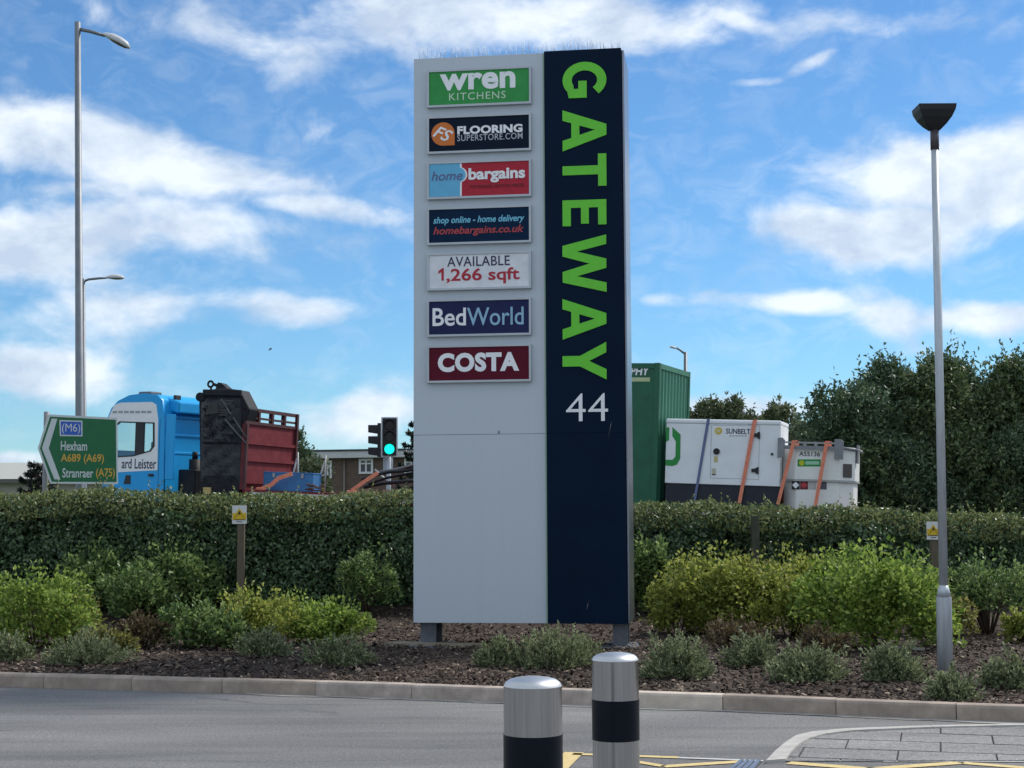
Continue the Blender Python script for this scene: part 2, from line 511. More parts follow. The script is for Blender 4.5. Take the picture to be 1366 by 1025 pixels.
# kerb: one stone after another
kerb = struct(link('kerb', None))
kx = KX[0]; path = [(float(KX[0]), float(KY[0]))]
fine = [(x, yk(x)) for x in np.linspace(KX[0] - 1.0, KX[-1], 900)]
acc = 0.0; starts = [fine[0]]
for a, b in zip(fine, fine[1:]):
    acc += math.dist(a, b)
    if acc >= 0.915: starts.append(b); acc -= 0.915
kmats = [mat('kerb_concrete', (0.36, 0.305, 0.265), 0.85, var=0.34, scale=7, bump=0.5, bscale=90),
         mat('kerb_concrete_brown', (0.31, 0.255, 0.21), 0.85, var=0.3, scale=6, bump=0.5, bscale=90),
         mat('kerb_concrete_pale', (0.52, 0.45, 0.375), 0.85, var=0.2, scale=7, bump=0.5, bscale=90)]
kme = []
for km in kmats:
    b_ = MB(); hl = 0.4545
    prof = [(0.0, -0.12), (0.0, 0.105), (0.012, 0.122), (0.03, 0.127), (0.125, 0.127), (0.125, -0.12)]
    n = len(prof)
    b_.add([(-hl, y, z) for y, z in prof] + [(hl, y, z) for y, z in prof],
           [tuple(range(n)), tuple(range(2 * n - 1, n - 1, -1))] + [(i, i + n, (i + 1) % n + n, (i + 1) % n) for i in range(n)])
    me = b_.mesh('kerb_stone', km); bm = bmesh.new(); bm.from_mesh(me); bmesh.ops.recalc_face_normals(bm, faces=bm.faces); bm.to_mesh(me); bm.free()
    kme.append(me)
pale_x = onz(930, 946).x
for i, (a, b) in enumerate(zip(starts, starts[1:])):
    ang = math.atan2(b[1] - a[1], b[0] - a[0])
    k = 2 if a[0] <= pale_x < b[0] else (1 if random.random() < 0.4 else 0)
    o = link('kerb_stone', kme[k], kerb, ((a[0] + b[0]) / 2, (a[1] + b[1]) / 2, random.uniform(-0.003, 0.003)), (0, 0, ang + random.uniform(-.002, .002)))

# planting bed soil
M_soil = mat('bed_soil', (0.022, 0.016, 0.013), 0.95, rgb2=(0.062, 0.040, 0.029), scale=5, bump=1.0, bscale=35)
mb = MB(); XS = np.linspace(-11, 12, 150); TS = np.linspace(0, 1, 60)
V = []
for t in TS:
    for x in XS:
        y = yk(x) + 0.10 + t * (23.5 - yk(x) - 0.1)
        V.append((x, y, bed_z(x, y) - 0.015 + random.uniform(-0.02, 0.025) * (1 if t > 0 else 0)))
nx = len(XS)
mb.add(V, [(j * nx + i, j * nx + i + 1, (j + 1) * nx + i + 1, (j + 1) * nx + i) for j in range(len(TS) - 1) for i in range(nx - 1)], True)
struct(mb.build('planting_bed', M_soil))

# bark chips
n = 46000
X = rng.uniform(-8.5, 8.0, n); q = rng.random(n) ** 1.35
Yk_ = np.array([yk(x) for x in X]); Y = Yk_ + 0.14 + q * 7.5
Z = np.array([bed_z(x, y) for x, y in zip(X, Y)]) + rng.uniform(-0.012, 0.022, n)
ln = rng.uniform(0.018, 0.055, n) * (1 + 0.9 * (rng.random(n) < 0.06)); wd = ln * rng.uniform(0.25, 0.6, n); th = rng.uniform(0.004, 0.012, n)
d = rdir(n); d[:, 2] *= 0.45; d /= np.linalg.norm(d, axis=1, keepdims=True)
s_ = np.cross(d, rdir(n) * [0.5, 0.5, 0.2] + [0, 0, 1.0]); s_ /= np.linalg.norm(s_, axis=1, keepdims=True); u_ = np.cross(s_, d)
C = np.stack([X, Y, Z], 1)
cor = []
for sx, sy, sz in [(-1, -1, -1), (1, -1, -1), (1, 1, -1), (-1, 1, -1), (-.8, -.8, 1), (.8, -.6, 1), (.7, .8, 1), (-.8, .7, 1)]:
    cor.append(C + d * (ln * sx / 2)[:, None] + s_ * (wd * sy / 2)[:, None] + u_ * (th * sz / 2)[:, None])
V = np.stack(cor, 1).reshape(-1, 3).astype(np.float32)
quads = np.array([[4, 5, 6, 7], [0, 1, 5, 4], [1, 2, 6, 5], [2, 3, 7, 6], [3, 0, 4, 7]])
F = (np.arange(n)[:, None, None] * 8 + quads[None]).reshape(-1)
me = bpy.data.meshes.new('bark_mulch'); me.vertices.add(len(V)); me.vertices.foreach_set('co', V.ravel())
me.loops.add(len(F)); me.loops.foreach_set('vertex_index', F.astype(np.int32)); me.polygons.add(len(F) // 4)
me.polygons.foreach_set('loop_start', (np.arange(len(F) // 4) * 4).astype(np.int32)); me.update(calc_edges=True)
mchip = mat('bark_chip', (0.020, 0.013, 0.010), 0.9, island=0.85, scale=2.0)
r = [x for x in mchip.node_tree.nodes if x.type == 'VALTORGB'][0].color_ramp
r.elements[0].position = 0.15; r.elements[0].color = (0.018, 0.011, 0.009, 1); r.elements[1].position = 0.93; r.elements[1].color = (0.36, 0.29, 0.22, 1)
e = r.elements.new(0.62); e.color = (0.055, 0.039, 0.030, 1); e = r.elements.new(0.86); e.color = (0.13, 0.095, 0.07, 1)
me.materials.append(mchip)
o = link('bark_mulch', me); o['kind'] = 'stuff'; o['label'] = 'dark bark mulch scattered over the planting bed'; o['category'] = 'mulch'

# paved island at the right with pale edging
def clip_poly(poly, clip):
    out = poly
    for i in range(len(clip)):
        a, b = clip[i], clip[(i + 1) % len(clip)]
        inside = lambda p: (b[0] - a[0]) * (p[1] - a[1]) - (b[1] - a[1]) * (p[0] - a[0]) >= 0
        src, out = out, []
        for k in range(len(src)):
            p, q = src[k], src[(k + 1) % len(src)]
            if inside(p): out.append(p)
            if inside(p) != inside(q):
                d1 = (b[0] - a[0]) * (p[1] - a[1]) - (b[1] - a[1]) * (p[0] - a[0]); d2 = (b[0] - a[0]) * (q[1] - a[1]) - (b[1] - a[1]) * (q[0] - a[0])
                t = d1 / (d1 - d2); out.append((p[0] + (q[0] - p[0]) * t, p[1] + (q[1] - p[1]) * t))
        if len(out) < 3: return []
    return out


def gp(px, py, z=0.0): p = onz(px, py, z); return (p.x, p.y)


edge_out = [gp(*p) for p in [(1022, 1019), (1034, 1006), (1048, 994), (1062, 985), (1085, 979.5), (1130, 975.5), (1240, 971.5), (1400, 968.5), (1600, 967)]]
edge_in = [gp(*p) for p in [(1048, 1017), (1057, 1005), (1067, 996), (1080, 988.5), (1102, 982.5), (1140, 978), (1245, 973.6), (1400, 970.3), (1600, 968.6)]]
pav = struct(link('pavement', None))
_pts = sorted(set(edge_in[:-1] + [gp(1048, 1015), gp(1480, 1016.5)]))
def _half(ps):
    h = []
    for p in ps:
        while len(h) > 1 and (h[-1][0] - h[-2][0]) * (p[1] - h[-2][1]) - (h[-1][1] - h[-2][1]) * (p[0] - h[-2][0]) <= 0: h.pop()
        h.append(p)
    return h
poly = _half(_pts)[:-1] + _half(_pts[::-1])[:-1]
b_ = MB(); b_.add([(x, y, 0.004) for x, y in poly], [tuple(range(len(poly)))])
bm_o = b_.build('pavement_bedding', mat('joint_dark', (0.035, 0.034, 0.034), 0.9), pav)
M_slab = asphalt('grey_slab', (0.23, 0.226, 0.224), (0.8, 0.8, 0.79), (0.29, 0.285, 0.28))
A0 = gp(1080, 987); A1 = gp(1366, 996.5); ang = math.atan2(A1[1] - A0[1], A1[0] - A0[0])
ca, sa = math.cos(ang), math.sin(ang)
carea = poly
for row in range(-3, 5):
    for k in range(-6, 12):
        L0, W0, g = 0.62, 0.44, 0.011
        x0 = k * L0 + (0.27 if row % 2 else 0.0); y0 = row * W0
        gx, gy = .006, .013
        rc = [(x0 + gx, y0 + gy), (x0 + L0 - gx, y0 + gy), (x0 + L0 - gx, y0 + W0 - gy), (x0 + gx, y0 + W0 - gy)]
        rc = [(A0[0] + x * ca - y * sa, A0[1] + x * sa + y * ca) for x, y in rc]
        pc = clip_poly(rc, carea)
        if len(pc) >= 3 and max(p[0] for p in pc) - min(p[0] for p in pc) > 0.06 and pc[0][0] < 6:
            h = 0.010 + random.uniform(-.0015, .0015)
            MB().prism_z(pc, 0.0, h).build('paving_slab', M_slab, pav)
M_edge = mat('pale_edging', (0.40, 0.385, 0.36), 0.8, var=0.22, scale=8, bump=0.3)
for i in range(len(edge_out) - 1):
    q = [edge_out[i], edge_in[i], edge_in[i + 1], edge_out[i + 1]]
    e0 = [(q[0][0] * .995 + q[3][0] * .005, q[0][1] * .995 + q[3][1] * .005), (q[1][0] * .995 + q[2][0] * .005, q[1][1] * .995 + q[2][1] * .005), q[2], q[3]]
    MB().prism_z(e0, 0.0, 0.022).build('edging_stone', M_edge, pav)

# painted road markings
M_yel = mat('yellow_paint', (0.50, 0.37, 0.13), 0.75, rgb2=(0.64, 0.52, 0.27), scale=22, bump=0.2)
M_wht = mat('worn_white_paint', (0.40, 0.40, 0.385), 0.75, rgb2=(0.56, 0.56, 0.54), scale=18)


def stripe(p, q, w, mt, name):
    a, b = Vector(gp(*p)), Vector(gp(*q)); d = (b - a).normalized(); nn = Vector((-d.y, d.x)) * w / 2
    me_ = MB().add([(*(a - nn), .005), (*(b - nn), .005), (*(b + nn), .005), (*(a + nn), .005)], [(0, 1, 2, 3)])
    o = me_.build(name, mt); o['kind'] = 'structure'; return o


stripe((738, 1032), (766, 1004.5), 0.13, M_yel, 'yellow_marking')
stripe((764, 1006.8), (905, 1011.5), 0.075, M_yel, 'yellow_marking')
stripe((905, 1011.8), (1018, 1016), 0.05, M_wht, 'white_marking')
stripe((845, 1016.5), (885, 1023), 0.07, M_yel, 'yellow_marking')
stripe((885, 1023.5), (988, 1017), 0.09, M_yel, 'yellow_marking')
stripe((1052, 1018.5), (1175, 1028), 0.11, M_yel, 'yellow_marking')
stripe((1160, 1027), (1280, 1018.5), 0.10, M_yel, 'yellow_marking')
stripe((1285, 1018.8), (1390, 1027), 0.09, M_yel, 'yellow_marking')
stripe((1060, 1016.2), (1480, 1017.5), 0.03, M_wht, 'white_marking')

# drain cover
g0 = gp(980, 1019); dr = thing('drain_cover', 'blue-grey steel drain cover set in the tarmac beside the pale edging', 'drain cover', (g0[0], g0[1], 0.004))
pl = [gp(986, 1017), gp(1016, 1017), gp(1000, 1036), gp(962, 1036)]
pl = [(x - g0[0], y - g0[1]) for x, y in pl]
MB().prism_z(pl[::-1], 0.0, 0.006).build('frame', mat('drain_frame', (0.12, 0.13, 0.15), 0.5, 0.6), dr)
for i in range(4):
    t0, t1 = i / 4 + .04, (i + 1) / 4 - .04
    lr = lambda a, b, t: (a[0] + (b[0] - a[0]) * t, a[1] + (b[1] - a[1]) * t)
    qd = [lr(pl[0], pl[1], t0), lr(pl[0], pl[1], t1), lr(pl[3], pl[2], t1), lr(pl[3], pl[2], t0)]
    MB().prism_z(qd[::-1], 0.006, 0.014).build('bar', mat('drain_steel', (0.28, 0.31, 0.36), 0.4, 0.8), dr)

# ================================================================== TOTEM SIGN
M_grey = mat('totem_grey', (0.49, 0.545, 0.60), 0.42, var=0.016, scale=1.0, spec=0.35, stretch=(14, 1, 0.35))
M_navy = mat('totem_navy', (0.0025, 0.011, 0.030), 0.4, var=0.15, scale=1.5, spec=0.06)
M_alu = mat('brushed_aluminium', (0.55, 0.57, 0.60), 0.35, 0.85, var=0.08, scale=3, stretch=(8, 8, .6))
M_lime = flat('lime_lettering', (0.125, 0.56, 0.028), 0.4)
M_white = flat('white_vinyl', (0.80, 0.82, 0.85), 0.4)
TF = Frame(at(551.5, 831, 17.15), R(-8))
tb = TF.O.copy(); zb = bed_z(tb.x, tb.y)
H0 = tb.z - zb
TT = thing('totem_sign', 'tall grey and navy retail park totem sign with lime lettering on two short legs', 'sign', (tb.x, tb.y, zb - 0.02), TF.rot)
O_ = (0, 0, -H0 - 0.02)
xr = TF.uv(833.5, 500)[0]; xm = TF.uv(728.6, 500)[0]; zt = TF.uv(552, 79)[1]; DEP = 0.74
ztd = TF.uv(728, 69.8)[1]; zs = TF.uv(620, 580)[1]
MB().box(0, xm, 0, DEP, zs + .0015, zt).build('grey_upper_panel', M_grey, TT, O_, 0.003)
MB().box(0, xm, 0, DEP, 0, zs - .0015).build('grey_lower_panel', M_grey, TT, O_, 0.003)
MB().box(xm + .003, xr, -0.035, DEP - .03, zs + .0006, ztd).build('navy_upper_panel', M_navy, TT, O_, 0.002)
MB().box(xm + .003, xr, -0.035, DEP - .03, 0, zs - .0006).build('navy_lower_panel', M_navy, TT, O_, 0.002)
MB().box(xr + .001, xr + .03, -0.018, DEP + .02, 0.004, ztd - .02).build('aluminium_edge_trim', mat('satin_edge', (.20, .22, .26), .28, .8, var=.1, scale=2), TT, O_, 0.01)
MB().box(xm - .014, xm + .001, -0.012, 0.0, 0.0, zt - .01).build('green_edge_strip', flat('edge_green', (0.30, 0.44, 0.32), 0.5), TT, O_)
M_leg = mat('galvanised_leg', (0.13, 0.14, 0.16), 0.5, 0.4, var=.25, scale=6)
for pa, pb in ((558, 579), (816, 836)):
    a = TF.uv(pa, 845)[0]; b = TF.uv(pb, 845)[0]
    MB().box(a, b, 0.12, 0.16, -H0 - .02, 0.02).box(a, b, .45, .49, -H0 - .02, .02).box((a + b) / 2 - .012, (a + b) / 2 + .012, .16, .45, -H0 - .02, .02).build('leg', M_leg, TT, O_)
    MB().box(a - .12, b + .12, -.05, .65, -H0 - .02, -H0 + .012).build('base_plate', M_leg, TT, O_, .004)
sp = MB()
nS = 230
for i in range(nS):
    x = 0.03 + (xr - .05) * (i + .5) / nS
    zz = (zt if x < xm else ztd)
    y0 = random.choice((0.02, .06, .1, .3, .5)); dx = random.uniform(-.035, .035); dy = random.choice((-.05, 0, .05))
    sp.tube([(x, y0, zz - .005), (x + dx, y0 + dy, zz + random.uniform(.10, .15))], [.0019, .0013], 4)
for yy in (.05, .3, .5):
    sp.box(0.02, xm - .01, yy - .012, yy + .012, zt, zt + .008); sp.box(xm + .02, xr - .02, yy - .012, yy + .012, ztd, ztd + .008)
sp.build('bird_spikes', mat('spike_steel', (0.42, 0.47, 0.54), 0.5, 0.2), TT, O_)


def bx4(x0, y0, x1, y1, y=0.0):
    """pixel box -> local box, sampled at its middle so that it stays a rectangle"""
    a = TF.uv(x0, (y0 + y1) / 2, y); b = TF.uv(x1, (y0 + y1) / 2, y)
    c = TF.uv((x0 + x1) / 2, y1, y); d_ = TF.uv((x0 + x1) / 2, y0, y)
    return (a[0], c[1], b[0], d_[1])


# GATEWAY, letters lying on their side
def lim(pts): return pts


def g_loop():
    o_, i_ = [], []
    for k in range(29):
        t = R(40 + (318 - 40) * k / 28); o_.append((.5 + .5 * math.cos(t), .5 + .5 * math.sin(t)))
    for k in range(29):
        t = R(318 + (40 - 318) * k / 28); i_.append((.5 + .27 * math.cos(t) * .98, .5 + .29 * math.sin(t)))
    return [o_[:-1] + [(.985, .14), (.985, .55), (.52, .55), (.52, .36), (.735, .36), (.735, .255)] + i_[2:]]


LET = {'G': g_loop(),
       'A': [[(0, 0), (.37, 1), (.63, 1), (1, 0), (.745, 0), (.68, .20), (.32, .20), (.255, 0)], [(.385, .385), (.615, .385), (.5, .74)]],
       'T': [[(.36, 0), (.36, .81), (0, .81), (0, 1), (1, 1), (1, .81), (.64, .81), (.64, 0)]],
       'E': [[(0, 0), (0, 1), (.97, 1), (.97, .81), (.30, .81), (.30, .60), (.92, .60), (.92, .42), (.30, .42), (.30, .19), (1, .19), (1, 0)]],
       'W': [[(.18, 0), (0, 1), (.165, 1), (.285, .33), (.42, 1), (.58, 1), (.715, .33), (.835, 1), (1, 1), (.82, 0), (.635, 0), (.5, .62), (.365, 0)]],
       'Y': [[(.36, 0), (.36, .40), (0, 1), (.275, 1), (.5, .61), (.725, 1), (1, 1), (.64, .40), (.64, 0)]]}
for ch, y0, y1 in (('G', 83, 131.5), ('A', 146.5, 201.5), ('T', 206, 249), ('E', 267, 301.5), ('W', 314, 390.5), ('A', 398.5, 453), ('Y', 457, 507)):
    xa = TF.uv(750.5, (y0 + y1) / 2, -.035)[0]; xb = TF.uv(809, (y0 + y1) / 2, -.035)[0]
    za = TF.uv(780, y0, -.035)[1]; zb_ = TF.uv(780, y1, -.035)[1]
    loops = [[(xa + (xb - xa) * v, za + (zb_ - za) * u) for u, v in lp] for lp in LET[ch]]
    me = outline_mesh('lettering', loops, M_lime, 0.012, -0.046)
    for v in me.vertices: v.co.z -= O_[2]
    link('lettering', me, TT)
text('44', bx4(755, 525, 811, 562, -.035), M_white, TT, -.0345, -.008, off=O_)
# scuff marks
M_scuff = flat('scuff', (0.30, 0.31, 0.31), .7)
for a, b in (((816, 562), (811.5, 585)), ((786, 801), (782.5, 814))):
    p, q = TF.uv(*a, -.036), TF.uv(*b, -.036)
    MB().prism([(p[0], p[1]), (p[0] - .012, p[1] - .04), (q[0], q[1]), (q[0] + .010, q[1] + .05)][::1], -.0375, -.034).build('scuff_mark', M_scuff, TT, O_)
p = TF.uv(665.5, 577)
MB().box(p[0] - .006, p[0] + .006, -.006, .001, p[1] - .015, p[1] + .02).build('fixing', M_leg, TT, O_)

# tenant panels
M_frame = mat('panel_frame', (0.42, 0.45, 0.48), 0.35, 0.3, var=.08, scale=4)
tops = [(93, 88), (154.5, 150.5), (215.5, 211.5), (276.5, 273), (337, 334.5), (399, 396.5), (460.5, 458.5)]
PW = {}
for i, (yl, yr_) in enumerate(tops):
    yc = (yl + yr_) / 2
    x0, z0, x1, z1 = bx4(569.5, yc + .5, 708.5, yc + 50.5, -.05)
    face = [(.052, .30, .085), (.008, .014, .030), (.42, .035, .055), (.006, .022, .055), (.70, .72, .76), (.022, .028, .085), (.105, .012, .026)][i]
    fr = [[(x0, z0), (x1, z0), (x1, z1), (x0, z1)], [(x0 + .024, z0 + .024), (x0 + .024, z1 - .024), (x1 - .024, z1 - .024), (x1 - .024, z0 + .024)]]
    pn = MB().box(x0 + .02, x1 - .02, -.042, .0, z0 + .02, z1 - .02).build('tenant_panel', flat('tenant_face_%d' % i, face, .42, var=.1, spec=.05), TT, O_)
    me = outline_mesh('panel_frame', fr, M_frame, .05, -.054)
    for v in me.vertices: v.co.z -= O_[2]
    link('panel_frame', me, pn)
    pn['label'] = ['green kitchen shop panel', 'dark flooring shop panel with orange disc', 'sky blue and red shop panel', 'navy online delivery panel', 'white panel offering space', 'indigo bed shop panel', 'maroon coffee shop panel'][i]
    PW[i] = pn
YP = -.0425


def ptxt(i, s, x0, y0, x1, y1, m_, bold=0., shear=0., **k): return text(s, bx4(x0, y0, x1, y1, -.045), m_, PW[i], YP, bold, shear, off=O_, depth=.003, **k)


ptxt(0, 'wren', 586.5, 97, 687.5, 119.5, M_white, .034, space=1.03)
ptxt(0, 'KITCHENS', 599, 123, 674.5, 132.8, flat('pale_green_vinyl', (.50, .68, .50)), .004, space=1.15)
ptxt(1, 'FLOORING', 610, 167, 697, 178, M_white, .045, space=1.05)
ptxt(1, 'SUPERSTORE.COM', 610, 178.6, 697, 187, flat('grey_vinyl', (.44, .47, .52)), .006, space=1.1)
cx0, cz0, cx1, cz1 = bx4(575.5, 163.5, 606.5, 194.5, -.045)
ccx, ccz, rr = (cx0 + cx1) / 2, (cz0 + cz1) / 2, (cx1 - cx0) / 2
lp = [(ccx + rr * math.cos(R(t)), ccz + rr * math.sin(R(t)) * (cz1 - cz0) / (cx1 - cx0)) for t in range(0, 271, 10)] + [(ccx + rr, cz0)]
me = outline_mesh('orange_emblem', [lp], flat('orange_vinyl', (.60, .155, .02)), .003, -.0455)
for v in me.vertices: v.co.z -= O_[2]
em = link('orange_emblem', me, PW[1])
text('FS', bx4(579, 171, 603, 187, -.045), M_white, PW[1], -.0458, .012, .3, off=O_, depth=.003, rot=R(-24))
# blue field of the blue and red panel
bp_ = bx4(572.5, 217.5, 613.5, 262.5, -.045); kx0, kz0, kx1, kz1 = bp_
cz = bx4(600, 226, 621, 241, -.045)
arc = [(cz[2] - .085 + .085 * math.cos(R(t)), (cz[1] + cz[3]) / 2 + .085 * math.sin(R(t))) for t in range(-80, 81, 16)]
arc = [(max(a, kx1 + .001), b) for a, b in arc]
for nm, g, mm, dd in (('white_divider', .020, M_white, .002), ('blue_field', 0.0, flat('sky_blue_vinyl', (.115, .42, .66)), .004)):
    lp = [(kx0, kz0), (kx1 + g, kz0)] + [(a + g, b) for a, b in arc] + [(kx1 + g, kz1), (kx0, kz1)]
    me = outline_mesh(nm, [lp], mm, dd, -.042 - dd)
    for v in me.vertices: v.co.z -= O_[2]
    link(nm, me, PW[2])
ptxt2 = lambda s, x0, y0, x1, y1, m_, b_, sh: text(s, bx4(x0, y0, x1, y1, -.045), m_, PW[2], -.0461, b_, sh, off=O_, depth=.003)
ptxt2('home', 575.5, 228.5, 617, 241, flat('slate_vinyl', (.10, .12, .26)), .008, .25)
ptxt2('bargains', 625, 223.5, 700.5, 243.5, M_white, .035, 0)
ptxt2('TOP BRANDS. BOTTOM PRICES.', 626, 246, 700, 250, flat('deep_red_vinyl', (.13, .012, .02)), .0, 0)
ptxt(3, 'shop online - home delivery', 578, 288, 699.5, 299.5, flat('cyan_vinyl', (.16, .50, .68)), .02, .25)
ptxt(3, 'homebargains.co.uk', 578, 301.5, 699, 314.5, flat('red_vinyl', (.42, .045, .05)), .02, .25)
M_nt = flat('navy_vinyl', (.02, .022, .065))
ptxt(4, 'AVAILABLE', 596.5, 342, 680, 355, M_nt, .006, space=1.05)
M_cr = flat('crimson_vinyl', (.40, .014, .035))
ptxt(4, ',266 sqft', 595.5, 357.5, 693, 379, M_cr, .018)
x0, z0, x1, z1 = bx4(584.5, 358, 592, 374.5, -.045); w_ = x1 - x0
me = outline_mesh('lettering', [[(x1 - w_ * .42, z0), (x1, z0), (x1, z1), (x1 - w_ * .30, z1), (x0, z1 - w_ * .55), (x0, z1 - w_ * .95), (x1 - w_ * .42, z1 - w_ * .72)]], M_cr, .003, -.0455)
for v in me.vertices: v.co.z -= O_[2]
link('lettering', me, PW[4])
ptxt(5, 'Bed', 577, 411, 621.5, 435, M_white, .014)
ptxt(5, 'World', 623, 410, 698.5, 434, flat('ice_blue_vinyl', (.26, .46, .62)), .006)
ptxt(6, 'COSTA', 584, 470.5, 692.5, 496, M_white, .05, space=1.08)

# concrete footing under the totem
f0 = on_bed(600, 862); a = on_bed(512, 862); b = on_bed(652, 864)
ft = tag(MB().prism_z([(a.x, a.y), (b.x, b.y), (b.x - .05, b.y + .22), (a.x + .1, a.y + .25)], zb - .05, zb + .035).build('concrete_footing', mat('old_concrete', (.25, .22, .165), .9, var=.3, scale=8, bump=.6)), 'broken pale concrete footing edge showing in the bed under the totem sign', 'concrete slab')
pk = on_bed(1205, 868)
tag(MB().box(-.17, .17, -.035, .035, 0, .028).build('timber_offcut', mat('pale_timber', (.36, .34, .30), .8, var=.2, scale=10, stretch=(1, 8, 1)), loc=(pk.x + .05, pk.y, pk.z + .01), rot=(.06, .05, R(-18)), bevel=.004), 'short pale timber offcut lying in the mulch beside the grey lamp column', 'offcut')

# ================================================================== BOLLARDS
M_steel = mat('brushed_steel', (0.50, 0.505, 0.51), 0.20, 1.0, var=.22, scale=4, stretch=(22, 22, .25))
_n = M_steel.node_tree; _b = _n.nodes['Principled BSDF']; _b.inputs['Anisotropic'].default_value = .75
_t = _n.nodes.new('ShaderNodeTangent'); _t.direction_type = 'RADIAL'; _t.axis = 'Z'; _n.links.new(_t.outputs[0], _b.inputs['Tangent'])
M_black = mat('black_band', (0.004, 0.006, 0.012), 0.35, var=.2, scale=8, spec=.15)
for (pl_, pr_, ptop, b0, b1, lab) in ((672, 749, 902, 985, 1085, 'nearer stainless steel bollard, left of the two, cut by the bottom edge'),
                                      (790, 851.5, 870, 936.5, 990.5, 'farther stainless steel bollard with full black band, right of the two')):
    pc = (pl_ + pr_) / 2; rad = 0.102; Yc = rad * 2 * FPX / (pr_ - pl_)
    c = at(pc, 900, Yc); ztop = at(pc, ptop, Yc).z
    za = at(pc, b0, Yc - rad).z; zb2 = at(pc, b1, Yc - rad).z
    t = thing('bollard', lab, 'bollard', (c.x, c.y, 0), (0, 0, R(20)), 'steel bollards')
    MB().lathe([(rad, za), (rad, ztop - .034)], 48).build('steel_collar', M_steel, t)
    dome = [(rad, ztop - .0338), (rad - .002, ztop - .029), (rad * .93, ztop - .021), (rad * .8, ztop - .012), (rad * .6, ztop - .006), (rad * .3, ztop - .0015), (0.0001, ztop)]
    MB().lathe(dome, 48).build('dome_cap', mat('satin_steel', (.54, .55, .56), .42, .9, var=.05), t)
    MB().lathe([(rad + .0015, zb2 - .001), (rad + .0015, za + .001)], 48).build('black_band', M_black, t)
    MB().lathe([(rad, 0.0), (rad, zb2)], 48).build('steel_post', M_steel, t)

# ================================================================== LAMP COLUMNS
M_galv = mat('galvanised', (0.46, 0.50, 0.54), 0.45, 0.2, var=.22, scale=5, stretch=(6, 6, .6))
M_galvd = mat('weathered_galvanised', (0.17, 0.19, 0.215), 0.5, 0.3, var=.15, scale=5)
M_dark = mat('black_metal', (0.012, 0.014, 0.017), 0.5, var=.2)
b0 = on_bed(1261, 896); tp = at(1246, 146, b0.y)
lamp = thing('lamp_column', 'galvanised car park lamp column with black square flared head', 'lamp post', b0)
lean = (tp.x - b0.x)
hh = lambda py: at(1250, py, b0.y).z - b0.z
ax = lambda z: lean * z / (tp.z - b0.z)
pw = lambda w: w / FPX * b0.y / 2
MB().tube([(0, 0, -.1), (ax(hh(797)), 0, hh(797)), (ax(hh(797)), 0, hh(797) + .001)], [pw(20.5), pw(20), pw(20)], 16).build('base_section', M_galv, lamp)
MB().tube([(ax(hh(797)), 0, hh(797)), (ax(hh(781)), 0, hh(781))], [pw(19.8), pw(12)], 16).build('shoulder', M_galv, lamp)
MB().tube([(ax(hh(781)), 0, hh(781)), (ax(hh(199)), 0, hh(199))], [pw(12), pw(9.8)], 16).build('pole', M_galv, lamp)
MB().tube([(ax(hh(200)), 0, hh(200)), (ax(hh(172)), 0, hh(172))], [pw(11.6), pw(11.4)], 16).build('collar', mat('collar_paint', (.06, .05, .06), .5), lamp)
z0, z1, z2 = hh(174), hh(158), hh(143); xo = ax(z2)
w0, w1, w2, w3 = pw(14), pw(38), pw(50), pw(52)
hd = MB(); rings = [(z0, w0), (hh(167), pw(28)), (hh(159), pw(40)), (hh(150), pw(48.5)), (z2, pw(51))]
vv = []
for z, w in rings:
    vv += [(xo - w, -w * .8, z), (xo + w, -w * .8, z), (xo + w, w * .8, z), (xo - w, w * .8, z)]
ff = [(3, 2, 1, 0), (16, 17, 18, 19)] + [(4 * i + k, 4 * i + (k + 1) % 4, 4 * i + 4 + (k + 1) % 4, 4 * i + 4 + k) for i in range(4) for k in range(4)]
hd.add(vv, ff).build('lamp_head', M_dark, lamp, bevel=.006)
MB().box(-.04, .04, .8 * w3 - .02, .8 * w3 + .03, z1, z2 - .01).build('hinge', M_dark, lamp, loc=(xo, 0, 0))


def head_mesh(L, W, H, M_):
    """teardrop lantern pointing along +x"""
    b = MB(); prof = [(0, .18), (.12, .55), (.35, .95), (.6, 1.0), (.85, .8), (1.0, .25)]
    n = 12; vs = []
    for t, k in prof:
        for j in range(n):
            a = 2 * math.pi * j / n; y = math.cos(a) * W / 2 * k; z = math.sin(a)
            z = z * H * k if z > 0 else z * H * .25 * k
            vs.append((t * L, y, z))
    fs = [(i * n + j, i * n + (j + 1) % n, (i + 1) * n + (j + 1) % n, (i + 1) * n + j) for i in range(len(prof) - 1) for j in range(n)]
    b.add(vs, fs, True); b.f.append(tuple(range(n - 1, -1, -1))); b.f.append(tuple(range((len(prof) - 1) * n, len(prof) * n)))
    return b


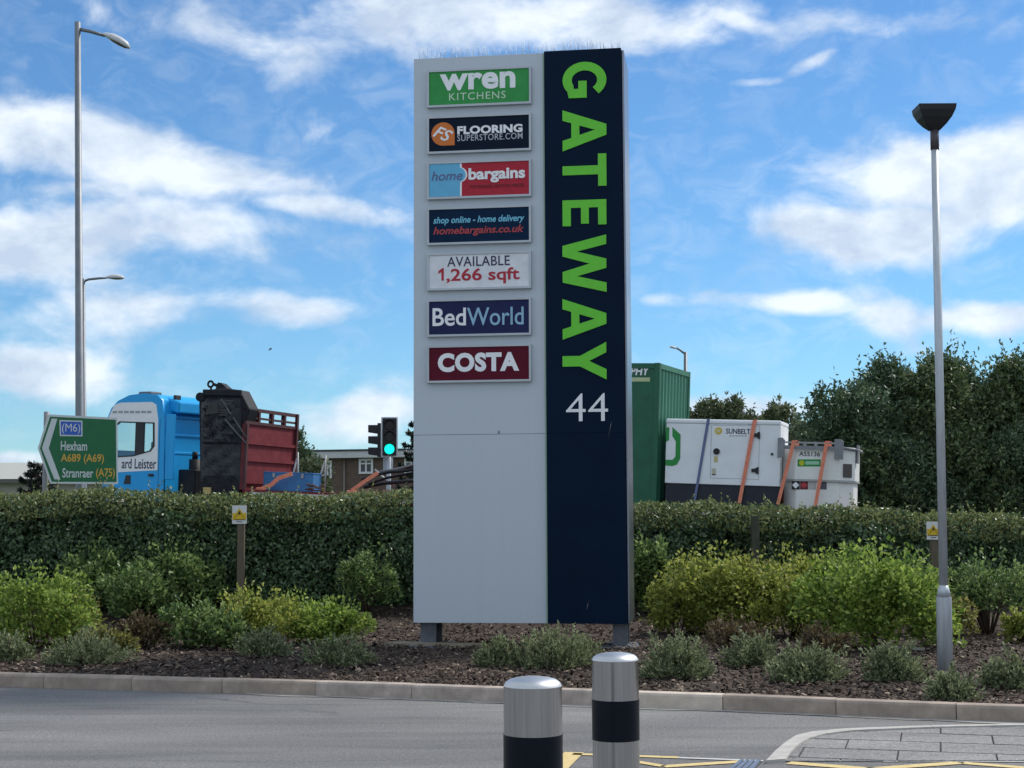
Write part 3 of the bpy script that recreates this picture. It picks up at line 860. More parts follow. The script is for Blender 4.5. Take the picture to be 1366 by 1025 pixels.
def street_lamp(pxt, pyt, pxb, Y, rt, rb, arm, head, label, side=1):
    g = at(pxb, 690, Y); gz = road_z(g.x); top = at(pxt, pyt, Y)
    t = thing('street_lamp', label, 'lamp post', (g.x, g.y, gz), group='street lamps along the main road')
    H = top.z - gz; lx = top.x - g.x
    MB().tube([(0, 0, -.2), (0, 0, .9), (lx * .12, 0, 1.0), (lx, 0, H)], [rb * 1.25, rb * 1.25, rb, rt], 12).build('pole', M_galvd, t)
    P = [at(*p, Y) - Vector((g.x, g.y, gz)) for p in arm]
    MB().tube(P, [rt * .62] * (len(P) - 1) + [rt * .5], 8).build('arm', M_galvd, t)
    a, b = [at(*p, Y) - Vector((g.x, g.y, gz)) for p in head]
    d = b - a; L = d.length; ang = math.atan2(d.z, abs(d.x))
    hm = head_mesh(L, L * .45, L * .2, None)
    hm.build('lamp_head', mat('lantern_grey', (.48, .50, .52), .5, var=.1), t, loc=a, rot=(0, -ang, 0) if side > 0 else (0, -ang, math.pi))
    gl = MB().ell((L * .6, 0, -L * .03), (L * .34, L * .17, L * .045), 12, 6)
    gl.build('lamp_glass', mat('lantern_glass', (.05, .045, .045), .25, var=.3), t, loc=a, rot=(0, -ang, 0) if side > 0 else (0, -ang, math.pi))
    return t


street_lamp(103.5, 30, 108.5, 26, .052, .075, [(104, 39), (120, 42), (140, 48)], [(136, 45.5), (173, 65)], 'tall grey street lamp behind the green road sign, nearest and highest')
street_lamp(111, 372, 112.5, 54, .07, .11, [(111, 376), (118, 373), (132, 371.5), (142, 371)], [(140, 371), (166, 371.5)], 'farther street lamp seen just beside the tall lamp column at left')
street_lamp(914.5, 470, 913, 78, .09, .14, [(914.5, 473), (907, 467), (901, 464)], [(904, 466), (893, 463)], 'distant street lamp rising behind the green container', -1)

# ================================================================== WARNING SIGNS ON POSTS
M_wood = mat('weathered_post', (.115, .095, .066), .85, var=.25, scale=9, stretch=(6, 6, .7), bump=.3)


def warning(px0, px1, py0, py1, base_py, Y, post, label):
    g = at((post[0] + post[1]) / 2, base_py, Y); gz = bed_z(g.x, Y)
    F = Frame((g.x, Y, gz), R(3))
    t = thing('warning_sign', label, 'sign', (g.x, Y, gz - .05), F.rot, 'yellow warning signs in front of the hedge'); off = (0, 0, -.05)
    a, b = F.uv(post[0], py1)[0], F.uv(post[1], py1)[0]; zt_ = F.uv(px0, py0)[1] - .02
    MB().box(a, b, 0.0, b - a, -.05, zt_).build('post', M_wood, t, off, .006)
    x0, z1 = F.uv(px0, py0); x1, z0 = F.uv(px1, py1)
    bd = MB().box(x0, x1, -.012, -.002, z0, z1).build('sign_board', flat('sign_white', (.62, .63, .62)), t, off)
    W, H = x1 - x0, z1 - z0
    M_y = flat('sign_yellow', (.62, .41, .012)); M_k = flat('sign_black', (.03, .028, .02))
    MB().box(x0 + .005, x1 - .005, -.0145, -.0121, z0 + .005, z0 + H * .38).build('yellow_field', M_y, bd, off)
    tri = lambda s: [(x0 + W * (.5 - .44 * s), z0 + H * (.41 + .05 * (1 - s))), (x0 + W * (.5 + .44 * s), z0 + H * (.41 + .05 * (1 - s))), (x0 + W * .5, z0 + H * (.40 + .54 * s * .97))]
    link('triangle_border', outline_mesh('triangle_border', [tri(1.0), tri(.86)[::-1]], M_k, .002, -.0145), bd)
    link('triangle_field', outline_mesh('triangle_field', [tri(.86)], M_y, .002, -.0143), bd)
    for o in (bd.children[-1], bd.children[-2]):
        for v in o.data.vertices: v.co.z -= off[2]
    MB().box(x0 + W * .44, x0 + W * .56, -.0165, -.0144, z0 + H * .50, z0 + H * .62).build('pictogram', M_k, bd, off)
    for k in range(2):
        MB().box(x0 + W * (.2 + .1 * k), x0 + W * (.8 - .1 * k), -.0165, -.0146, z0 + H * (.21 - .11 * k), z0 + H * (.245 - .11 * k)).build('print_line', M_k, bd, off)


warning(310, 329, 674.5, 699, 800, 20.0, (316.5, 326), 'yellow and white warning sign on a timber post left of the totem')
warning(1235.5, 1254, 696, 720, 800, 20.0, (1242, 1251), 'yellow and white warning sign half hidden behind the car park lamp column')
g = at(1007, 700, 20.35); pz = bed_z(g.x, g.y)
tag(MB().box(-.05, .05, 0, .09, -.05, at(1007, 688, 20.35).z - pz).build('fence_post', mat('mossy_post', (.06, .062, .045), .9, var=.3, scale=9), loc=(g.x, 20.3, pz), bevel=.01), 'dark mossy timber post standing against the hedge right of the totem', 'post')

# ================================================================== HEDGE
M_hleaf = mat('hedge_leaf', (.028, .060, .030), .38, rgb2=(.125, .205, .088), scale=1.4, island=.5, transl=.18, spec=.5)
M_hnew = mat('hedge_lit_new_growth', (.10, .13, .042), .6, rgb2=(.30, .33, .125), scale=1.5, island=.7, transl=.25)  # young growth, brightened so the sunlit top band is painted into its colour
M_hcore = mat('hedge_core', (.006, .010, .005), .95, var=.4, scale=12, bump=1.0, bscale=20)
hp = [(-200, 654), (0, 655), (120, 652), (230, 653), (300, 659), (420, 657), (540, 655), (700, 664), (850, 668), (1000, 671), (1150, 676), (1250, 681), (1366, 688), (1600, 694)]
HX = np.array([at(a, b, 21.3).x for a, b in hp]); HZ = np.array([at(a, b, 21.3).z for a, b in hp])
YF, TH, HX0, HX1 = 20.55, 1.3, -8.9, 9.2
htop = lambda X: np.interp(X, HX, HZ) - .14


def lump(x, z): return .09 * np.sin(x * 2.1 + z * 3) + .08 * np.sin(x * 5.3 - z * 4.1 + 1) + .05 * np.sin(x * 11 + z * 9)


hedge = thing('hedge', 'long clipped green hedge running behind the planting bed', 'hedge', (0, YF + .6, bed_z(0, YF + .6)))
ho = np.array([0, YF + .6, bed_z(0, YF + .6)])


def hedge_pts(n, top_only=False):
    X = rng.uniform(HX0, HX1, n); zt_ = htop(X) + .025 * np.sin(X * 3.1) + .02 * np.sin(X * 7.7)
    zb_ = np.full(n, .28)
    rr_ = .22
    if top_only:
        a = rng.uniform(-.10, 1.0, n); ang = np.clip(a, 0, 1) * math.pi / 2
        flatp = rng.random(n) < .45
        yy = YF + rr_ * (1 - np.cos(ang)) + np.where(flatp, rng.random(n) * .9, 0) * (a > 0)
        ang = np.where(flatp & (a > 0), math.pi / 2, ang)
        zz = zt_ - rr_ + rr_ * np.sin(ang) + np.minimum(a, 0) * .35
        nrm = np.stack([np.zeros(n), -np.cos(ang), np.sin(ang)], 1)
        jit = rng.uniform(-.06, .10, n)
    else:
        zz = zb_ + rng.random(n) * (zt_ - rr_ * .6 - zb_); yy = np.full(n, YF); nrm = np.tile([0., -1., 0.], (n, 1))
        jit = rng.uniform(-.19, .06, n) + lump(X, zz) * .85
    P = np.stack([X, yy, zz], 1) + nrm * jit[:, None]
    return P, nrm


P, nr = hedge_pts(68000)
D = rdir(len(P)) * .9 + np.array([0, -.35, -.35]); Nn = nr + rdir(len(P)) * .75
link('foliage', leaf_mesh('foliage', P - ho, D, Nn, rng.uniform(.035, .085, len(P)), rng.uniform(.025, .055, len(P)), M_hleaf), hedge)['kind'] = 'stuff'
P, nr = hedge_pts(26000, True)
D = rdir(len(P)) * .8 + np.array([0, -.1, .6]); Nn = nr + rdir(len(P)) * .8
link('lit_new_growth', leaf_mesh('lit_new_growth', P - ho, D, Nn, rng.uniform(.03, .07, len(P)), rng.uniform(.02, .04, len(P)), M_hnew), hedge)['kind'] = 'stuff'
P, nr = hedge_pts(9000, True)
D = rdir(len(P)) * .8 + np.array([0, -.1, .3]); Nn = nr + rdir(len(P)) * .8
link('top_foliage', leaf_mesh('top_foliage', P - ho, D, Nn, rng.uniform(.04, .08, len(P)), rng.uniform(.025, .05, len(P)), M_hleaf), hedge)['kind'] = 'stuff'
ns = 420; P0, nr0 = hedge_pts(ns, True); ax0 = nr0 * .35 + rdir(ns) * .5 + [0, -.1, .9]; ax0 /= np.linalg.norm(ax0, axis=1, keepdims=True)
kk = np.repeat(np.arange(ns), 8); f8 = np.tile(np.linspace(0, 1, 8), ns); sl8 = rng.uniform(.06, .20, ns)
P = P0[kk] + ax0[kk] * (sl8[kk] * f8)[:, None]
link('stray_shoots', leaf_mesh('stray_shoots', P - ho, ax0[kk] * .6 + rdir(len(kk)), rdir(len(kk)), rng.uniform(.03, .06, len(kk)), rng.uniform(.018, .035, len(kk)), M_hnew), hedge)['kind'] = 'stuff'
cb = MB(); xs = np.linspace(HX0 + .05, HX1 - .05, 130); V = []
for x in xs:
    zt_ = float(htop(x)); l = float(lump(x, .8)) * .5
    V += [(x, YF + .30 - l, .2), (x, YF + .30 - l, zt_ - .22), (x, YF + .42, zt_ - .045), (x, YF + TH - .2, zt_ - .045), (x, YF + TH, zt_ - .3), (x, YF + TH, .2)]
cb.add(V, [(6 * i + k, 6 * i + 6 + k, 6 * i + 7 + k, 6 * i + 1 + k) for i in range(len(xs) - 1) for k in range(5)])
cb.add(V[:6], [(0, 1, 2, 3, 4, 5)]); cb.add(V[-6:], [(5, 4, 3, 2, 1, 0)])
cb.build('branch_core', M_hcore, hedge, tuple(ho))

# ================================================================== SHRUBS
M_stem = mat('shrub_stem', (.075, .052, .036), .85, var=.3, scale=20)
LEAF = {
    'fresh': mat('leaf_fresh', (.095, .175, .026), .5, rgb2=(.36, .47, .10), scale=3, island=.8, transl=.46),
    'yellow': mat('leaf_yellow_green', (.14, .19, .030), .5, rgb2=(.43, .46, .11), scale=3, island=.8, transl=.46),
    'mid': mat('leaf_mid_green', (.058, .118, .034), .45, rgb2=(.25, .35, .12), scale=3, island=.8, transl=.46),
    'olive': mat('leaf_olive', (.10, .108, .03), .6, rgb2=(.32, .31, .10), scale=3, island=.8, transl=.46),
    'rust': mat('leaf_rust', (.070, .048, .026), .65, rgb2=(.19, .15, .075), scale=3, island=.8, transl=.2),
    'silver': mat('needle_silver_green', (.085, .108, .052), .65, rgb2=(.33, .37, .20), scale=4, island=.8, transl=.25),
}


def shrub(px, base, w, h, kind, label, n=3200, leaf=(.035, .07), stems=7, bare=0.0, depth=.8, lumps=16):
    g = on_bed(px, base); W = w / FPX * g.y / 2; H = h / FPX * g.y
    needle = kind == 'silver'
    t = thing('low_shrub' if needle else 'shrub', label, 'shrub', (g.x, g.y, g.z - .02), group='shrubs in the planting bed')
    if needle:
        ns = int(n / 13); dr_ = rdir(ns); dr_[:, 2] = np.abs(dr_[:, 2]) * .9 + .05
        dr_ /= np.linalg.norm(dr_, axis=1, keepdims=True)
        rad = rng.uniform(.60, 1.08, ns)
        lum = 1 + .28 * np.sin(dr_[:, 0] * 6 + px) * np.sin(dr_[:, 1] * 6 + 1)
        tip = dr_ * (rad * lum)[:, None] * [W, W * depth, H]
        ax_ = dr_ * [1, 1, .7] + [0, 0, .75] + rdir(ns) * .35; ax_ /= np.linalg.norm(ax_, axis=1, keepdims=True)
        sl = rng.uniform(.07, .13, ns)
        k = np.repeat(np.arange(ns), 13); f = np.tile(np.linspace(0, 1, 13), ns)
        P = tip[k] - ax_[k] * (sl[k] * (1 - f))[:, None]; D = ax_[k] * .9 + rdir(len(k)) * .75
        P[:, 2] = np.maximum(P[:, 2], .015)
        me = leaf_mesh('foliage', P, D, rdir(len(k)), rng.uniform(.026, .048, len(k)), rng.uniform(.010, .020, len(k)), LEAF[kind])
    else:
        K = int(lumps * 1.4); an = rng.uniform(0, 6.283, K); ra = np.sqrt(rng.random(K)) * .82
        c = np.stack([np.cos(an) * ra, np.sin(an) * ra, rng.uniform(.12, .78, K) * (1 - .35 * ra ** 2)], 1); lr_ = rng.uniform(.17, .36, K)
        k = rng.integers(0, K, n); dr_ = rdir(n); dr_[:, 2] = np.where(dr_[:, 2] < -.3, -dr_[:, 2], dr_[:, 2])
        q = c[k] + dr_ * (lr_[k] * (1 - .5 * rng.random(n) ** 2.2))[:, None]
        q[:, 2] = np.abs(q[:, 2]) * (1 - bare) + bare * (0.35 + .65 * np.abs(q[:, 2]))
        P = q * [W, W * depth, H * 1.0] + np.stack([.12 * W * np.sin(k * 1.7), 0 * k, 0 * k], 1)
        P[:, 2] = np.clip(P[:, 2], .02, H * 1.1)
        D = dr_ * .8 + rdir(n) * .8 + [0, 0, .25]; Nn = dr_ + rdir(n) * .7 + [0, 0, .4]
        # shoots standing out of the outline
        ns = int(n / 45); dr2 = rdir(ns); dr2[:, 2] = np.abs(dr2[:, 2]) + .25; dr2 /= np.linalg.norm(dr2, axis=1, keepdims=True)
        kk = np.repeat(np.arange(ns), 7); ff_ = np.tile(np.linspace(.70, 1.16, 7), ns)
        P2 = dr2[kk] * [W, W * depth, H] * ff_[:, None]; P2[:, 2] = np.clip(P2[:, 2], .02, None)
        P = np.concatenate([P, P2]); D = np.concatenate([D, dr2[kk] + rdir(len(kk)) * .9]); Nn = np.concatenate([Nn, rdir(len(kk)) + [0, 0, .8]])
        m_ = len(P)
        me = leaf_mesh('foliage', P, D, Nn, rng.uniform(*leaf, m_), rng.uniform(leaf[0] * .55, leaf[1] * .6, m_), LEAF[kind])
    link('foliage', me, t)['kind'] = 'stuff'
    sb = MB()
    for i in range(stems):
        a = random.uniform(0, 6.28); k_ = random.uniform(.3, .85)
        e = Vector((math.cos(a) * W * k_, math.sin(a) * W * depth * k_, H * random.uniform(.55, .9)))
        sb.tube([(e.x * .1, e.y * .1, -.02), (e.x * .4, e.y * .4, e.z * .5), e], [.012, .009, .004], 5)
    sb.build('stems', M_stem, t)
    return t


shrub(48, 866, 150, 100, 'fresh', 'large bright green shrub at the left end of the bed', 5200, lumps=20)
shrub(128, 838, 110, 84, 'mid', 'mid green shrub against the hedge left of the timber warning post, left half', 3600, (.045, .085))
shrub(232, 838, 130, 88, 'mid', 'broad-leaved green shrub just left of the timber warning post', 4600, (.045, .085), lumps=20)
shrub(188, 866, 70, 44, 'rust', 'brownish twiggy low shrub in front of the green shrubs at left', 1500)
shrub(252, 864, 95, 62, 'mid', 'green loose shrub left of the yellow-green mound', 2000)
shrub(335, 862, 120, 74, 'yellow', 'yellow-green mound shrub in front of the timber warning post', 4000)
shrub(442, 860, 105, 56, 'fresh', 'fresh green rounded shrub left of the totem sign', 3600, lumps=18)
shrub(490, 838, 92, 84, 'mid', 'loose green shrub with many stems close to the left side of the totem', 2600, stems=14, bare=.3)
shrub(526, 832, 50, 66, 'mid', 'dark green shrub tucked against the left edge of the totem', 1500)
shrub(392, 850, 70, 56, 'fresh', 'small fresh green shrub between the yellow-green mound and the fresh green rounded one', 1300)
shrub(866, 836, 66, 96, 'mid', 'green upright shrub at the right edge of the totem', 2800, (.05, .09))
shrub(950, 846, 150, 104, 'yellow', 'yellow-green leafy shrub first right of the totem', 6400, (.04, .075), lumps=24)
shrub(1052, 850, 158, 108, 'yellow', 'yellow-green leafy shrub in the middle of the right bed', 6400, (.04, .075), lumps=24)
shrub(1172, 866, 205, 126, 'fresh', 'biggest bright green shrub left of the car park lamp column', 9000, (.04, .08), lumps=26)
shrub(1235, 846, 80, 95, 'mid', 'green shrub directly behind the car park lamp column', 2800, (.04, .08))
shrub(1318, 846, 140, 100, 'mid', 'half bare shrub with many pale stems right of the lamp column', 2600, (.04, .075), stems=34, bare=.75)
shrub(1364, 858, 48, 46, 'yellow', 'small yellow-green shrub at the right edge of the picture', 1400)
shrub(1420, 850, 90, 90, 'fresh', 'green shrub at the far right end of the bed', 2500)
shrub(905, 848, 90, 84, 'yellow', 'yellow-green shrub squeezed between the totem edge shrub and the first right one', 2600)
shrub(1003, 846, 90, 96, 'olive', 'olive shrub in the gap of the yellow-green shrubs right of the totem', 2600, (.04, .07))
shrub(1108, 852, 80, 104, 'fresh', 'bright green shrub left beside the biggest shrub', 2800, (.04, .075))
shrub(980, 866, 90, 40, 'rust', 'low brown twiggy growth below the olive shrub', 1100, stems=16)
shrub(1095, 876, 70, 40, 'rust', 'low brown twiggy growth below the bright green shrub', 900, stems=14)
shrub(1272, 858, 70, 62, 'olive', 'olive twiggy shrub just right of the lamp column', 1300, stems=24, bare=.4)
shrub(95, 858, 90, 66, 'olive', 'olive shrub between the big left shrub and the mid green ones', 2200)
shrub(180, 842, 110, 70, 'mid', 'mid green shrub in the gap between two mid green shrubs at left', 3200, (.04, .08))
shrub(295, 866, 80, 52, 'mid', 'mid green shrub left of the yellow-green mound', 1600, stems=12)
shrub(150, 872, 60, 36, 'olive', 'small olive shrub right of the wide low shrub at left', 1000)
low = [(12, 880, 62, 40, 'low silver-green shrub at the left end of the kerb bed'), (115, 884, 100, 44, 'wide low silver-green shrub in front of the big left shrub'),
       (352, 874, 70, 40, 'small low silver-green shrub below the yellow-green mound'), (452, 884, 92, 40, 'flat low silver-green shrub below the fresh green rounded shrub'),
       (664, 888, 58, 44, 'small pale low shrub below the grey totem panel'), (742, 888, 118, 58, 'wide low silver-green shrub below the navy totem panel'),
       (903, 902, 92, 60, 'low silver-green shrub just right of the farther bollard'), (1003, 888, 78, 50, 'low silver-green shrub second right of the farther bollard'),
       (1078, 906, 100, 52, 'low silver-green shrub third right of the farther bollard'), (1193, 906, 84, 54, 'low silver-green shrub left of the foot of the lamp column'),
       (1271, 934, 64, 44, 'low silver-green shrub at the foot of the lamp column nearest the kerb'), (1346, 916, 72, 50, 'low silver-green shrub at the right edge of the bed')]
for px, b, w, h, lab in low:
    shrub(px, b, w * 1.05, h * .88, 'silver', lab, 13 * int(140 + w * h / 12), stems=6)

# ================================================================== TREES
M_bark = mat('tree_bark', (.055, .042, .032), .9, var=.3, scale=8, bump=.6, bscale=20)
TL = {
    'dark': mat('tree_leaf_dark', (.040, .080, .046), .45, rgb2=(.145, .21, .105), scale=.5, island=.6, transl=.2),
    'dark2': mat('tree_leaf_olive', (.050, .084, .038), .45, rgb2=(.17, .225, .09), scale=.5, island=.6, transl=.2),
    'far': mat('tree_leaf_far', (.055, .082, .040), .6, rgb2=(.17, .20, .10), scale=.4, island=.6, transl=.25),
    'conifer': mat('tree_leaf_conifer', (.040, .080, .036), .6, rgb2=(.13, .18, .09), scale=.6, island=.6, transl=.2),
}


def tree(px, ptop, hw, Y, kind, label, shoots=900, leaf=(.10, .2), low=.12, depth=.9, up=.9, name='tree', group=None, lum=16):
    g = at(px, 690, Y); gz = road_z(g.x); top = at(px, ptop, Y).z - gz; W = hw / FPX * Y
    t = thing(name, label, 'tree', (g.x, Y, gz - .1), group=group)
    zc = top * (low + (1 - low) * .5); hz = top * (1 - low) * .5
    K = lum; c = rdir(K) * rng.uniform(.35, .72, (K, 1)); lr_ = rng.uniform(.28, .46, K)
    k = rng.integers(0, K, shoots); d = rdir(shoots); d[:, 2] = np.where(d[:, 2] < -.4, -d[:, 2], d[:, 2])
    q = c[k] + d * (lr_[k] * (1 - .4 * rng.random(shoots) ** 2))[:, None]
    r_ = np.linalg.norm(q, axis=1, keepdims=True); q = np.where(r_ > .93, q / r_ * .93, q)
    P0 = q * [W, W * depth, hz] + [0, 0, zc]
    ax_ = d * .6 + q * .5 + np.array([0, 0, up]) + rdir(shoots) * .35; ax_ /= np.linalg.norm(ax_, axis=1, keepdims=True)
    sl = rng.uniform(.25, .62, shoots) * (1 + 1.1 * (rng.random(shoots) < .12)) * min(1.4, max(.5, W * .5))
    m_ = 12; kk = np.repeat(np.arange(shoots), m_); f = np.tile(np.linspace(0, 1, m_), shoots)
    P = P0[kk] + ax_[kk] * (sl[kk] * f)[:, None] + rng.normal(size=(len(kk), 3)) * (leaf[1] * .35 * (1 - .6 * f))[:, None]
    D = ax_[kk] * .7 + rdir(len(kk)); Nn = rdir(len(kk)) + [0, 0, .5]
    me = leaf_mesh('crown', P, D, Nn, rng.uniform(*leaf, len(kk)), rng.uniform(leaf[0] * .4, leaf[1] * .45, len(kk)), TL[kind])
    link('crown', me, t)['kind'] = 'stuff'
    b = MB(); b.tube([(0, 0, 0), (.05, 0, top * .35), (-.03, .02, top * .62), (0, 0, top * .86)], [W * .10 + .05, W * .075 + .03, W * .04 + .02, .02], 8)
    for i in range(9):
        a = random.uniform(0, 6.28); z = top * random.uniform(.3, .65); e = Vector((math.cos(a) * W * .6, math.sin(a) * W * .5, z + top * random.uniform(.1, .25)))
        b.tube([(0, 0, z), e * .5 + Vector((0, 0, z * .5)), e], [W * .035 + .015, W * .025 + .01, .01], 6)
    b.build('trunk', M_bark, t)
    return t


G1 = 'trees behind the hedge at right'
tree(1136, 500, 70, 44, 'dark', 'dark green tree at the left end of the tree mass, beside the white tank', 2200, group=G1)
tree(1188, 470, 74, 45.5, 'dark', 'tallest dark green tree with pointed shoots left of the lamp column', 2600, group=G1, lum=22)
tree(1250, 470, 72, 44.5, 'dark2', 'olive green tree right behind the lamp column', 2400, group=G1)
tree(1312, 474, 72, 46, 'dark', 'dark green tree second from the right edge', 2400, group=G1)
tree(1375, 468, 74, 44.5, 'dark2', 'dark green tree cut by the right edge', 2400, group=G1)
tree(1445, 486, 66, 46, 'dark', 'dark green tree beyond the right edge of the row', 900, group=G1)
for px, pt, hw, Y, lab in ((1165, 600, 55, 42, 'low dark bush under the left trees beside the white tank'), (1232, 590, 55, 42, 'low dark bush below the olive tree behind the lamp column'),
                           (1300, 585, 58, 42.5, 'low dark bush under the right trees'), (1370, 588, 58, 42, 'low dark bush under the trees at the right edge')):
    tree(px, pt - 20, hw + 8, Y + 1.5, 'dark2' if px in (1165, 1300) else 'dark', lab, 1200, low=.02, name='bush', group='bushes under the right trees')
G2 = 'distant trees above the generator'
for px, pt, hw, lab, kd in ((942, 521, 36, 'distant tree first right of the green container', 'far'), (990, 529, 38, 'distant tree second right of the green container', 'far'),
                        (1040, 534, 38, 'distant tree above the right half of the generator', 'far'), (1085, 545, 34, 'distant pale tree between the tank and the dark trees', 'far')):
    tree(px, pt, hw, 76 + random.uniform(-3, 3), kd, lab, 1100, (.16, .3), group=G2)
tree(404, 573, 15, 56, 'conifer', 'slim pointed conifer right of the maroon headboard', 420, (.1, .2), up=1.6)
tree(413, 604, 26, 54, 'far', 'low green bush at the end of the brick building', 500, (.1, .2), low=.02, name='bush')
tree(388, 612, 24, 55, 'conifer', 'low green bush partly behind the maroon headboard', 400, (.1, .2), low=.02, name='bush')


def araucaria(px, ptop, Y, arm, label, n=34):
    g = at(px, 690, Y); gz = road_z(g.x); top = at(px, ptop, Y).z - gz; A = arm / FPX * Y
    t = thing('monkey_puzzle_tree', label, 'tree', (g.x, Y, gz - .1))
    MB().tube([(0, 0, 0), (0, 0, top)], [A * .09, .03], 8).build('trunk', M_bark, t)
    b = MB(); PP, DD = [], []
    for i in range(n):
        f = i / (n - 1); z = top * (.28 + .70 * f); L = A * (1.05 - .75 * f ** 1.4) * random.uniform(.85, 1.1); a = i * 2.4
        dv = Vector((math.cos(a), math.sin(a), 0))
        pts = [Vector((0, 0, z)), dv * L * .5 + Vector((0, 0, z - L * .10)), dv * L * .85 + Vector((0, 0, z - L * .05)), dv * L + Vector((0, 0, z + L * .08))]
        b.tube(pts, [.05, .045, .04, .02], 5)
        for s in range(110):
            u = random.random() * 2.999; j = int(u); p = pts[j].lerp(pts[j + 1], u - j); PP.append(p); DD.append(dv * .8 + Vector(rdir(1)[0]) * .9)
    b.build('branches', M_bark, t)
    m_ = len(PP)
    link('crown', leaf_mesh('crown', np.array(PP), np.array(DD), rdir(m_), rng.uniform(.10, .2, m_), rng.uniform(.04, .07, m_), mat('araucaria_leaf', (.006, .012, .009), .5, rgb2=(.025, .04, .026), island=.8)), t)['kind'] = 'stuff'


araucaria(556, 560, 56, 28, 'dark monkey puzzle tree peeping out left of the totem above the brick building')
araucaria(50, 614, 48, 32, 'small dark monkey puzzle tree in front of the pale roof behind the green sign', 26)

# ================================================================== BUILDINGS
bl = at(420, 650, 67); F = Frame((bl.x, bl.y, road_z(bl.x) - .1), R(-13))
bd = thing('brick_building', 'low dark brick building with white roof fascia behind the traffic light', 'building', F.O, F.rot)
xl, zl = F.uv(421, 603); xrr = F.uv(640, 600)[0]
mbk = bpy.data.materials.new('dark_brick'); mbk.use_nodes = True
N = mbk.node_tree.nodes; L = mbk.node_tree.links
tc = N.new('ShaderNodeTexCoord'); mp = N.new('ShaderNodeMapping'); mp.inputs['Rotation'].default_value = (R(90), 0, 0); L.new(tc.outputs['Object'], mp.inputs[0])
bt = N.new('ShaderNodeTexBrick'); bt.inputs['Color1'].default_value = (.13, .085, .066, 1); bt.inputs['Color2'].default_value = (.09, .06, .05, 1); bt.inputs['Mortar'].default_value = (.14, .12, .10, 1)
bt.inputs['Scale'].default_value = 4.4; bt.inputs['Mortar Size'].default_value = .012; L.new(mp.outputs[0], bt.inputs[0]); L.new(bt.outputs[0], N['Principled BSDF'].inputs[0])
N['Principled BSDF'].inputs['Roughness'].default_value = .9
MB().box(xl + .15, xrr, 0, 9, 0, zl - .3).build('wall', mbk, bd)
MB().box(xl - .3, xrr + .3, -.35, 9.3, zl - .3, zl).build('fascia', flat('fascia_white', (.50, .51, .53), .6, var=.12), bd, bevel=.02)
MB().box(xl - .35, xrr + .35, -.4, 9.35, zl, zl + .07).build('roof', flat('roof_felt', (.05, .055, .07), .8), bd)
x_, _ = F.uv(460, 620); MB().tube([(x_, -.06, 0), (x_, -.06, zl - .3)], .05, 8).build('downpipe', flat('pipe_grey', (.16, .14, .13)), bd)
M_pane = mat('dark_pane', (.03, .04, .055), .12, var=.3, scale=2); M_fw = flat('window_white', (.62, .63, .64), .5)
for (a, b, c, d_) in ((433.5, 616, 442, 637), (480.5, 613.5, 497, 631), (541, 611.5, 558, 630)):
    x0, z1 = F.uv(a, b); x1, z0 = F.uv(b and c, d_)
    w = MB().box(x0, x1, -.02, .0, z0, z1).build('window', M_pane, bd)
    xm_ = (x0 + x1) / 2; fw = MB()
    for q in ((x0 - .04, x0 + .05), (x1 - .05, x1 + .04), (xm_ - .035, xm_ + .035)): fw.box(q[0], q[1], -.07, -.021, z0 - .04, z1 + .04)
    for q in ((z0 - .04, z0 + .05), (z1 - .05, z1 + .04), (z1 - (z1 - z0) * .35, z1 - (z1 - z0) * .35 + .06)): fw.box(x0 + .05, xm_ - .035, -.065, -.021, q[0], q[1]); fw.box(xm_ + .035, x1 - .05, -.065, -.021, q[0], q[1])
    fw.build('window_frame', M_fw, w)

bl = at(-60, 650, 82); F = Frame((bl.x, bl.y, road_z(bl.x) - .1), R(4))
sh = thing('shed_building', 'pale grey shallow-pitched roof of a shed at the left edge', 'building', F.O, F.rot)
x1 = F.uv(150, 620)[0]; ze = F.uv(20, 640)[1]; zr_ = F.uv(20, 617.5, 9)[1]
M_roofp = mat('pale_roof', (.36, .36, .33), .7, var=.12, scale=2, stretch=(1, 8, 1)); M_shw = flat('shed_wall', (.40, .37, .33), .8, var=.15)
MB().box(-8, x1, 0, 18, 0, ze).build('wall', M_shw, sh)
MB().add([(-8.4, -.5, ze), (x1 + .4, -.5, ze), (x1 + .4, 9, zr_), (-8.4, 9, zr_), (x1 + .4, 18.5, ze), (-8.4, 18.5, ze), (-8.4, -.5, ze - .15), (x1 + .4, -.5, ze - .15)],
         [(0, 1, 2, 3), (3, 2, 4, 5), (6, 7, 1, 0), (1, 4, 2), (0, 3, 5)]).build('roof', M_roofp, sh)
MB().box(-8.4, x1 + .4, -.62, -.5, ze - .2, ze + .02).build('gutter', flat('gutter_dark', (.10, .10, .09)), sh)

# ================================================================== DIRECTION SIGN
F = Frame(at(104, 600, 25), R(22)); gz = road_z(F.O.x)
base = Vector((F.O.x, F.O.y, gz)); zo = F.O.z - gz
ds = thing('direction_sign', 'green arrow-shaped road direction sign with white border above the hedge', 'road sign', base, F.rot)
OF = (0, 0, -zo)
M_sgn = flat('sign_green', (.006, .125, .045), .35, var=.1); M_swh = flat('sign_white_sheet', (.56, .60, .62), .35); M_sye = flat('sign_yellow_sheet', (.62, .36, .05), .4)
M_back = flat('sign_back_grey', (.20, .21, .22), .5)


def plate(name, loops, m_, d, y, parent):
    me = outline_mesh(name, loops, m_, d, y)
    for v in me.vertices: v.co.z -= OF[2]
    return link(name, me, parent)


